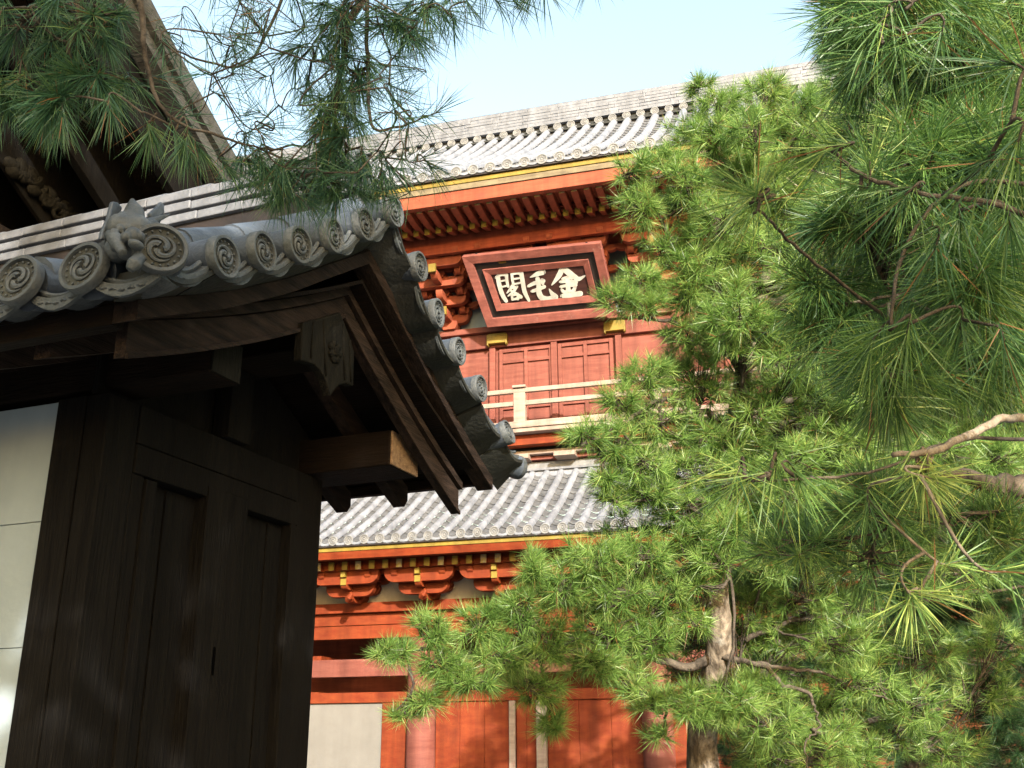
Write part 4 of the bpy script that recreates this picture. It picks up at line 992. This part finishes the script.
# bare forked branch to the right of the trunk
A.limb([pt(722, 658, 6.25), pt(745, 662, 6.15), pt(765, 668, 6.05), pt(785, 685, 6.0), pt(809, 695, 5.95), pt(815, 712, 5.95), pt(818, 728, 5.95), pt(805, 744, 5.95), pt(808, 768, 5.95)], [0.024, 0.018, 0.014, 0.013, 0.011, 0.008, 0.006, 0.005, 0.004],
    [pc(830, 740, 6.2, 34, 26, 12)], nn=50)
A.limb([pt(756, 664, 6.1), pt(790, 668, 6.1), pt(822, 672, 6.15), pt(860, 690, 6.3), pt(900, 700, 6.5)], [0.014, 0.011, 0.009, 0.007, 0.004],
    [pc(870, 680, 6.5, 36, 28, 14), pc(915, 705, 6.6, 40, 30, 16)], nn=50)
A.limb([pt(712, 720, 6.4), pt(760, 740, 6.5), pt(840, 745, 6.8), pt(920, 750, 7.0)], [0.03, 0.022, 0.014, 0.008], [pc(770, 760, 6.4, 34, 24, 12), pc(820, 700, 6.6, 38, 26, 13), pc(850, 755, 6.6, 40, 28, 14), pc(900, 730, 6.9, 40, 28, 13), pc(950, 750, 7.0, 40, 28, 13), pc(780, 640, 6.6, 40, 24, 12), pc(850, 640, 6.8, 44, 28, 13), pc(920, 650, 6.9, 44, 28, 13), pc(980, 690, 7.0, 44, 30, 13), pc(1000, 640, 7.0, 40, 30, 12), pc(745, 610, 6.5, 34, 26, 12)], nn=50)
# upper pads
A.limb([pt(745, 380, 6.6), pt(720, 330, 6.4), pt(690, 270, 6.3), pt(660, 220, 6.2), pt(640, 180, 6.1)], [0.035, 0.025, 0.018, 0.012, 0.006],
    [pc(632, 172, 6.1, 20, 22, 9), pc(640, 205, 6.1, 26, 26, 14), pc(668, 165, 6.2, 30, 26, 14), pc(690, 200, 6.3, 36, 32, 20), pc(660, 248, 6.2, 26, 14, 7), pc(700, 245, 6.3, 40, 28, 18), pc(735, 215, 6.4, 40, 36, 20)], nn=52)
A.limb([pt(750, 350, 6.6), pt(710, 330, 6.3), pt(670, 322, 6.1), pt(640, 318, 6.0)], [0.03, 0.02, 0.012, 0.006],
    [pc(618, 300, 5.95, 22, 16, 9), pc(640, 278, 6.0, 26, 14, 8), pc(645, 305, 6.0, 26, 18, 10), pc(685, 290, 6.1, 32, 26, 15), pc(720, 300, 6.2, 40, 34, 20), pc(690, 335, 6.2, 36, 22, 14), pc(740, 265, 6.4, 40, 34, 18)], nn=52)
A.limb([pt(738, 430, 6.5), pt(700, 410, 6.3), pt(660, 400, 6.15), pt(620, 425, 6.0), pt(590, 440, 5.9)], [0.03, 0.02, 0.014, 0.009, 0.005],
    [pc(645, 375, 6.1, 30, 24, 13), pc(620, 400, 6.0, 26, 16, 9), pc(585, 432, 5.9, 22, 16, 8), pc(615, 440, 6.0, 30, 22, 12), pc(660, 420, 6.15, 38, 28, 16), pc(700, 380, 6.3, 42, 34, 20), pc(640, 465, 6.0, 32, 20, 12), pc(720, 440, 6.3, 46, 34, 20), pc(690, 470, 6.2, 40, 26, 15), pc(606, 476, 5.95, 16, 22, 7)], nn=52)
A.limb([pt(733, 500, 6.4), pt(700, 500, 6.2), pt(650, 500, 6.1), pt(620, 505, 6.0)], [0.025, 0.016, 0.01, 0.005],
    [pc(612, 498, 6.0, 18, 12, 6), pc(650, 495, 6.1, 32, 18, 12), pc(690, 510, 6.2, 38, 22, 15), pc(735, 500, 6.3, 42, 30, 18), pc(700, 540, 6.2, 34, 18, 12)], nn=52)
A.limb([pt(800, 190, 6.8), pt(780, 150, 6.7), pt(740, 110, 6.6), pt(705, 85, 6.5), pt(690, 72, 6.45)], [0.02, 0.014, 0.009, 0.005, 0.003],
    [pc(700, 85, 6.5, 18, 10, 3), pc(720, 105, 6.5, 26, 20, 8), pc(712, 140, 6.4, 36, 26, 14), pc(755, 130, 6.6, 38, 28, 16), pc(768, 95, 6.6, 26, 26, 8), pc(745, 170, 6.5, 40, 30, 18), pc(800, 120, 6.7, 34, 34, 14), pc(820, 160, 6.7, 40, 40, 18), pc(835, 95, 6.8, 30, 28, 10), pc(790, 200, 6.6, 46, 36, 20)], nn=80)
# the broad right-hand side of the crown
rngA = np.random.default_rng(5)
for row, (y0, y1) in enumerate(((200, 330), (330, 450), (450, 580))):
    cl = []
    for _ in range(24):
        x = rngA.uniform(735, 1040); y = rngA.uniform(y0, y1); cl.append(pc(x, y, rngA.uniform(5.8, 7.6), 46, 32, 14))
    yy = (y0 + y1) / 2
    A.limb([pt(745 + row * 0, yy + 40, 6.6), pt(820, yy + 30, 6.7), pt(900, yy + 5, 6.9), pt(980, yy - 10, 7.1), pt(1040, yy - 20, 7.2)], [0.045, 0.035, 0.028, 0.02, 0.01], cl, nn=50)

xl = lambda y: float(np.interp(y, [60, 100, 150, 200, 245, 280, 330, 370, 430, 470, 520, 560, 600, 680, 740], [735, 705, 640, 632, 680, 640, 655, 640, 600, 625, 590, 560, 560, 640, 720]))
bands = [(80, 200), (200, 320), (320, 430), (430, 540), (540, 650), (650, 760)]
for bi, (y0, y1) in enumerate(bands):
    cl = []; y = y0 + 20
    while y < y1:
        x = xl(y) + 40 + rngA.uniform(0, 20)
        while x < (1040 if y < 560 else 850):
            d = rngA.uniform(5.8, 7.4); xx, yy = x + rngA.uniform(-14, 14), y + rngA.uniform(-12, 12)
            if 665 < xx < 800 and 595 < yy < 705: d = rngA.uniform(6.7, 7.4)
            cl.append(pc(xx, yy, d, 36, 27, 8)); x += 50
        y += 40
    ym = (y0 + y1) / 2
    A.limb([pt(745, ym + 30, 6.6), pt(800, ym + 24, 6.75), pt(880, ym + 14, 6.9), pt(960, ym, 7.1), pt(1040, ym - 10, 7.2)], [0.035, 0.026, 0.02, 0.014, 0.008], cl, nn=48)
A.limb([pt(745, 640, 6.5), pt(800, 620, 6.6), pt(860, 612, 6.8)], [0.02, 0.012, 0.006], [pc(760, 590, 6.6, 36, 24, 9), pc(800, 612, 6.7, 36, 24, 9), pc(850, 605, 6.8, 36, 24, 9), pc(760, 640, 6.8, 30, 20, 7)], nn=50)
A.limb([pt(718, 560, 6.3), pt(722, 565, 6.1), pt(730, 570, 6.0)], [0.02, 0.012, 0.008], [pc(722, 560, 5.95, 34, 24, 9), pc(700, 585, 6.0, 22, 14, 5), pc(735, 530, 6.0, 34, 22, 9), pc(712, 715, 5.95, 34, 16, 8)], nn=50)

# ---- D: more distant, shaded pine at the lower right
baseD = np.array([4.6, 12.6, 0])
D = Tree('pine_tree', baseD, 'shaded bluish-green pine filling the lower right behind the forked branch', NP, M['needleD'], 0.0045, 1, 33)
D.trunk([baseD, baseD + np.array([0.1, 0, 2.0]), baseD + np.array([-0.1, -0.1, 4.5]), baseD + np.array([0.2, 0, 7.5])], [0.24, 0.2, 0.14, 0.04])
rngD = np.random.default_rng(9)
for row in range(5):
    y = 548 + row * 50; cl = []
    for _ in range(26): cl.append(pc(rngD.uniform(745, 1045), y + rngD.uniform(-25, 25), rngD.uniform(10.0, 12.6), 34, 20, 13))
    p0 = np.array([4.6, 12.5, max(1.2, pt(900, y, 11)[2])])
    D.limb([p0, pt(930, y + 8, 11.6), pt(850, y + 4, 11.2), pt(800, y, 11.0)], [0.05, 0.035, 0.02, 0.01], cl, L=0.17, nn=80, twig=0.006)
    D.limb([p0, pt(960, y + 8, 11.2), pt(1010, y + 4, 10.6), pt(1050, y, 10.0)], [0.05, 0.035, 0.02, 0.01], cl[:1], L=0.17, nn=80, twig=0.006)
# ---- F: pine behind the first one, right of the gatehouse
baseFp = np.array([6.6, 10.4, 0])
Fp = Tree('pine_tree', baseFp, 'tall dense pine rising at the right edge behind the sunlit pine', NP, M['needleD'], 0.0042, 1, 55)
Fp.trunk([baseFp, baseFp + np.array([-0.1, 0, 3]), baseFp + np.array([0.1, 0, 6]), baseFp + np.array([0, 0, 8.6])], [0.26, 0.2, 0.14, 0.04])
for row in range(6):
    y = 60 + row * 82; cl = []
    for _ in range(16): cl.append(pc(rngD.uniform((850, 770, 755, 740, 740, 755)[row], 1050), y + rngD.uniform(-42, 42), rngD.uniform(8.6, 10.8), 46, 32, 15))
    p0 = np.array([6.6, 10.4, pt(950, y, 9.8)[2]])
    Fp.limb([p0, pt(980, y + 8, 9.8), pt(900, y + 6, 9.6), pt(820, y, 9.4)], [0.06, 0.04, 0.025, 0.01], cl, L=0.16, nn=80, twig=0.006)

# ---- near pines: hand-placed shoots
def shoots(T, lst, d0, L, nn, path=None, R=None, a=(12, 78), droop=0.12, cl=(), mat_='twig', tw=0.0030, shoot=0.06, tint=None, wob=0.0015, updir=0.2, keep=False):
    """lst: (x, y, depth, dx, dy, [tint]) = shoot tips and the photo direction they point to"""
    ex = []; tb = []; rng = T.rng
    P = path; b = MB(); anchors = curve_pts(P, 6, 0) if P is not None else []
    if len(anchors): lst = sorted(lst, key=lambda it: min(np.linalg.norm(q - pt(*it[:3])) for q in anchors))
    for it in lst:
        x, y, d, dx, dy = it[:5]; c = pt(x, y, d); dv = rt * dx - up * dy; dv = dv / np.linalg.norm(dv); dv = dv + rng.normal(0, 0.12, 3) - fw * rng.uniform(-.25, .35); dv /= np.linalg.norm(dv)
        near = min(anchors, key=lambda p: np.linalg.norm(p - c)) if len(anchors) else c - dv * 0.15
        m_ = (near + c) / 2 * 0.6 + (c - dv * 0.1) * 0.4
        cv = curve_pts([near, m_ + rng.normal(0, 0.006, 3), c - dv * 0.04, c], 4); tb.append(([tuple(q - T.base) for q in cv], list(np.linspace(tw * 1.3, tw * 0.6, len(cv))))); anchors = anchors + cv[4:-2]
        kw = dict(a0=a[0], a1=a[1], shoot=shoot, droop=droop, tint=it[5] if len(it) > 5 else tint)
        ex.append((c, dv, L, nn, kw))
    br = T.limb(P, R, list(cl), L=L, nn=int(nn), a=a, droop=droop, twig=tw, extra=ex, bmat=mat_, wob=wob, updir=updir, tint=tint, tubes=tb)

baseB = np.array([4.6, 3.0, 0])
Bt = Tree('pine_tree', baseB, 'near pine with long coarse needles and bare bent branch reaching in from right', NP, M['needleB'], 0.0024, 2, 41)
Bt.trunk([baseB, baseB + np.array([0, 0, 1.8]), baseB + np.array([-0.15, -0.1, 3.2]), baseB + np.array([0, 0, 5.0])], [0.2, 0.16, 0.12, 0.06])
Bt.subr = 0.4
# big sunny shoots in front
shoots(Bt, [(826, 148, 1.75, -1, 0.15, .55), (905, 195, 1.7, -0.6, 0.5, .3), (870, 160, 1.75, 0.1, -1, .45), (980, 165, 1.6, -1, 0.6, .15), (1000, 60, 1.6, -1, -0.2, .15), (1015, 150, 1.55, -0.5, 1, .2)],
       1.8, 0.155, 46, [pt(1080, 240, 1.9), pt(1000, 205, 1.75), pt(930, 195, 1.72), pt(870, 178, 1.75), pt(832, 152, 1.78)], [0.007, 0.005, 0.004, 0.004, 0.003], droop=0.03)
shoots(Bt, [(745, 200, 1.9, -1, 0.28, .6), (758, 192, 1.9, 0.1, -1, .6), (752, 205, 1.9, -1, .7, .5)], 1.9, 0.15, 40, [pt(900, 330, 2.3), pt(850, 290, 2.2), pt(800, 250, 2.05), pt(768, 220, 1.95), pt(750, 204, 1.9)], [0.005, 0.004, 0.0035, 0.003, 0.0025], droop=0.03)
shoots(Bt, [(744, 480, 1.8, -1, 0.35, .6), (775, 475, 1.85, -0.2, 1, .55), (800, 480, 1.9, 0.5, 1, .5), (735, 482, 1.8, -0.6, 1, .6)], 1.8, 0.15, 38,
       [pt(1060, 440, 2.2), pt(960, 440, 2.1), pt(880, 470, 2.0), pt(800, 480, 1.9), pt(745, 480, 1.8)], [0.005, 0.004, 0.003, 0.003, 0.0025], droop=0.04)
shoots(Bt, [(925, 478, 1.9, 0.1, 1, .8), (922, 480, 1.9, -0.5, 0.8, .8), (932, 478, 1.85, 0.9, 0.3, .78), (925, 485, 1.9, 0.4, 1, .75), (960, 560, 2.0, 1, 0.1, .6), (905, 605, 1.9, -0.7, 0.7, .72), (915, 600, 1.9, 0.5, 0.8, .7), (940, 590, 1.95, 0.9, -0.3, .6), (1010, 570, 1.7, 1, 0, .5), (870, 510, 2.0, 0, 1, .5)],
       1.9, 0.12, 40, [pt(1060, 425, 2.1), pt(1010, 418, 2.0), pt(975, 432, 1.95), pt(930, 452, 1.9), pt(893, 455, 1.88)], [0.010, 0.0085, 0.008, 0.007, 0.005], droop=0.06, mat_='bark')
# thick limb at the right edge
Bt.limb([pt(1100, 490, 3.2), pt(1040, 488, 3.1), pt(990, 484, 3.0), pt(950, 475, 2.95), pt(900, 500, 2.9)], [0.045, 0.038, 0.030, 0.016, 0.006],
        [pc(960, 520, 2.9, 60, 30, 7), pc(880, 500, 2.9, 50, 34, 8), pc(1000, 545, 2.9, 50, 30, 6), pc(870, 560, 3.0, 50, 40, 7), pc(800, 545, 3.0, 50, 40, 6)], L=0.13, nn=60, a=(12, 80), droop=0.1)
# dark hanging masses, upper right
rngB = np.random.default_rng(17)
cl1 = [pc(rngB.uniform(880, 1060), rngB.uniform(-30, 140), rngB.uniform(2.3, 3.2), 60, 45, 9) for _ in range(11)]
Bt.limb([baseB + np.array([0, 0, 4.0]), pt(1120, 120, 3.0), pt(1030, 60, 2.8), pt(950, 30, 2.7), pt(880, 10, 2.6)], [0.05, 0.03, 0.022, 0.014, 0.006], cl1 + [pc(880, 15, 2.6, 40, 30, 7), pc(850, 8, 2.6, 25, 15, 3)], L=0.14, nn=70, a=(12, 80), droop=0.12, updir=-0.1)
cl2 = [pc(rngB.uniform(870, 1060), rngB.uniform(150, 400), rngB.uniform(2.1, 3.2), 60, 50, 9) for _ in range(18)]
Bt.limb([baseB + np.array([0, 0, 3.2]), pt(1120, 300, 3.0), pt(1030, 270, 2.8), pt(950, 280, 2.6), pt(890, 300, 2.5)], [0.05, 0.03, 0.022, 0.014, 0.006], cl2 + [pc(840, 330, 2.6, 40, 30, 5), pc(820, 290, 2.6, 40, 30, 4)], L=0.14, nn=64, a=(12, 80), droop=0.15, updir=-0.3)
shoots(Bt, [(880, 10, 2.0, -1, 0.3, .2), (870, 30, 2.0, -1, 1, .2), (900, 50, 2.0, -0.3, 1, .35), (860, 60, 2.1, -1, 0.4, .3), (940, 40, 2.0, -.2, 1, .2), (850, 0, 2.1, -1, -.2, .2)], 2.0, 0.15, 55, [pt(1100, -120, 2.4), pt(1000, -60, 2.1), pt(940, -20, 2.0), pt(905, 10, 2.0)], [0.006, 0.005, 0.004, 0.003], droop=0.1)
shoots(Bt, [(935, 250, 1.9, -0.3, 1, .15), (905, 340, 1.9, -0.1, 1, .3), (960, 330, 1.9, 0, 1, .12), (1005, 350, 1.8, 0.1, 1, .12), (870, 345, 1.95, -0.5, 1, .4), (960, 220, 1.95, 0, 1, .2), (1010, 230, 1.9, 0, 1, .15)],
       2.0, 0.15, 60, [pt(1100, 200, 2.4), pt(1000, 180, 2.1), pt(940, 200, 2.0), pt(900, 260, 1.95), pt(890, 330, 1.9)], [0.006, 0.005, 0.004, 0.004, 0.003], droop=0.1)

# ---- C: the pine behind the viewer whose boughs hang into the top left
baseC = np.array([1.1, -3.4, 0])
Ct = Tree('pine_tree', baseC, 'pine hanging dark drooping boughs into the top left over the gate roof', NP, M['needleC'], 0.0020, 2, 61)
Ct.dens = 1.15; Ct.subr = 0.35
Ct.trunk([baseC, baseC + np.array([0, 0, 2.5]), baseC + np.array([-0.2, 0.1, 5]), baseC + np.array([0, 0, 8.2])], [0.3, 0.25, 0.18, 0.05])
top = baseC + np.array([-0.15, 0.1, 4.6])
Ct.limb([top, np.array([-0.3, -1.0, 4.9]), pt(380, -260, 2.6), pt(370, -60, 2.6), pt(345, 40, 2.6), pt(335, 120, 2.6), pt(338, 190, 2.6)], [0.06, 0.045, 0.028, 0.016, 0.009, 0.006, 0.003],
    [pc(345, 20, 2.6, 34, 30, 8), pc(350, 70, 2.6, 30, 28, 8), pc(335, 110, 2.6, 26, 30, 8), pc(350, 150, 2.6, 24, 26, 7), pc(322, 165, 2.6, 28, 26, 5), pc(340, 190, 2.6, 28, 16, 5), pc(300, 190, 2.65, 26, 14, 5), pc(270, 180, 2.65, 26, 14, 4), pc(240, 165, 2.65, 24, 14, 3), pc(375, 180, 2.6, 16, 14, 3), pc(310, 60, 2.7, 30, 30, 4), pc(395, 30, 2.6, 26, 22, 5), pc(430, 8, 2.6, 26, 14, 5)],
    L=0.105, nn=60, a=(8, 60), droop=0.3, updir=-0.9)
shoots(Ct, [(440, 112, 2.5, 1, -0.35, .3), (425, 160, 2.5, 1, -0.1, .3), (432, 168, 2.5, 0.6, 1, .3), (405, 60, 2.55, 1, 0.6, .25), (420, 40, 2.5, .5, 1, .25), (400, 90, 2.5, .8, .2, .25), (395, 170, 2.5, .8, .3, .25), (385, 20, 2.5, .3, 1, .25)],
       2.5, 0.115, 34, [pt(365, -60, 2.6), pt(368, 60, 2.58), pt(372, 125, 2.5), pt(398, 127, 2.5), pt(428, 116, 2.5)], [0.007, 0.005, 0.004, 0.003, 0.002], droop=0.08, tw=0.002)
shoots(Ct, [(470, 8, 2.5, 0.7, 1, .3), (500, 5, 2.5, 0.3, 1, .3), (515, -2, 2.5, 1, 0.8, .3), (590, -22, 2.5, -0.2, 1, .3), (455, 25, 2.5, 0.3, 1, .25), (545, -10, 2.5, 0.1, 1, .3), (480, -5, 2.5, -.3, 1, .3), (530, -8, 2.5, -.6, 1, .3), (450, 0, 2.5, 0, 1, .3), (430, 25, 2.5, 0, 1, .3)],
       2.5, 0.115, 34, [pt(380, -160, 2.6), pt(430, -70, 2.55), pt(480, -55, 2.5), pt(540, -60, 2.5), pt(600, -70, 2.5)], [0.012, 0.008, 0.006, 0.004, 0.003], droop=0.08, tw=0.002)
# open twigs against the sky
sk = []
for _ in range(120):
    x = rngB.uniform(150, 420); y = rngB.uniform(-20, 205)
    if x + y * 1.05 > 190 + 0 and not (x < 225 and y > 120): sk.append((x, y, rngB.uniform(2.3, 3.1), rngB.uniform(-1, 1), rngB.uniform(-0.4, 1.0), rngB.uniform(0, .3)))
shoots(Ct, sk, 2.7, 0.115, 20, [np.array([-0.5, 0.2, 4.7]), pt(330, -120, 2.8), pt(290, -20, 2.8), pt(250, 60, 2.75), pt(200, 60, 2.7), pt(160, 40, 2.65)], [0.02, 0.010, 0.005, 0.0035, 0.003, 0.002], droop=0.04, tw=0.0018, a=(15, 85))
# dense clumps in the top left corner
Ct.limb([np.array([-0.6, -0.6, 4.8]), pt(60, -300, 2.5), pt(70, -80, 2.45), pt(75, 20, 2.4), pt(60, 80, 2.4)], [0.04, 0.03, 0.016, 0.009, 0.004],
    [pc(20, 20, 2.4, 40, 36, 10), pc(80, 30, 2.4, 40, 36, 10), pc(30, 80, 2.4, 36, 30, 9), pc(90, 85, 2.4, 34, 26, 9), pc(55, 105, 2.35, 34, 18, 7), pc(8, 110, 2.4, 20, 24, 5), pc(120, 20, 2.5, 24, 26, 5), pc(125, 80, 2.5, 16, 16, 3)],
    L=0.105, nn=60, a=(8, 65), droop=0.2, updir=-0.6)
shoots(Ct, [(150, 135, 2.3, -0.3, 1, .5), (152, 132, 2.3, 0.3, 1, .6), (178, 140, 2.3, 0.2, 1, .45), (185, 145, 2.3, -0.3, 1, .45), (200, 150, 2.3, 0.6, 1, .35), (230, 170, 2.4, 0.6, 0.6, .3), (265, 170, 2.4, 0.3, 1, .3), (280, 165, 2.4, 0.2, 1, .35), (110, 110, 2.3, 0.1, 1, .3), (62, 120, 2.3, 0.2, 1, .3)],
       2.3, 0.105, 46, [pt(130, -100, 2.5), pt(140, 0, 2.4), pt(150, 80, 2.35), pt(175, 120, 2.3), pt(230, 140, 2.35), pt(270, 150, 2.4)], [0.012, 0.008, 0.005, 0.004, 0.003, 0.002], droop=0.15, tw=0.0022, a=(6, 48))
# rest of its crown, unseen behind the viewer, placed to shade gate and boughs
def shade(cx, cz, rx, rz, n, y=-3.0):
    return [((cx + rngB.uniform(-rx, rx), y + rngB.uniform(-0.6, 0.6), cz + rngB.uniform(-rz, rz)), (0.32, 0.32, 0.28), 7) for _ in range(n)]
Ct.width = 0.006; Ct.dens = 2.8
Ct.limb([top, np.array([0.7, -3.0, 4.8]), np.array([0.2, -3.0, 5.2])], [0.08, 0.05, 0.02], shade(0.62, 5.0, 0.85, 1.35, 46) + shade(1.6, 6.65, 0.3, 0.2, 5), L=0.16, nn=60, a=(15, 85))
Ct.limb([top, np.array([-0.3, -3.0, 5.0]), np.array([-1.2, -3.0, 5.2])], [0.08, 0.05, 0.02], shade(-0.9, 4.8, 0.8, 1.0, 15), L=0.16, nn=60, a=(15, 85))
Ct.limb([top, np.array([1.8, -3.0, 4.6]), np.array([2.6, -3.0, 4.8])], [0.08, 0.05, 0.02], shade(2.8, 4.4, 0.95, 0.5, 8), L=0.16, nn=60, a=(15, 85))

# ---- two unseen pines added beside and behind the viewer to cut sun and sky light
for (bx, by, hh, lab, cs) in ((-1.6, -5.2, 17.0, 'unseen tall pine added behind the viewer to shade the gate and hall', [(-1.2, z, 1.5, 0.5) for z in (3.5, 5, 6.5, 8, 9.5, 11, 12.3, 13.3, 14.3, 15.3, 16.2)]),
                              (7.2, -0.5, 9.6, 'unseen spreading pine added to the right of the viewer for shade', [(7.1, z, 1.4, 0.5) for z in (1.5, 2.6, 3.7, 4.8, 5.8, 6.7, 7.5, 8.3, 9.0)])):
    E_ = Tree('pine_tree', np.array([bx, by, 0]), lab, NP, M['needleD'], 0.012, 1, int(80 + bx)); E_.dens = 1.6
    E_.trunk([np.array([bx, by, 0]), np.array([bx + .1, by, hh * .4]), np.array([bx, by + .1, hh * .98])], [0.3, 0.2, 0.04])
    for (cx, z, rx, rz) in cs:
        cl = [((cx + rngB.uniform(-rx, rx), by + rngB.uniform(-1.3, 1.3), z + rngB.uniform(-rz, rz)), (0.5, 0.5, 0.3), 7) for _ in range(9)]
        E_.limb([np.array([bx, by, z - 0.3]), np.array([bx + 0.6, by + 0.3, z]), np.array([bx + 1.2, by + 0.5, z])], [0.07, 0.05, 0.02], cl, L=0.24, nn=50, twig=0.006)
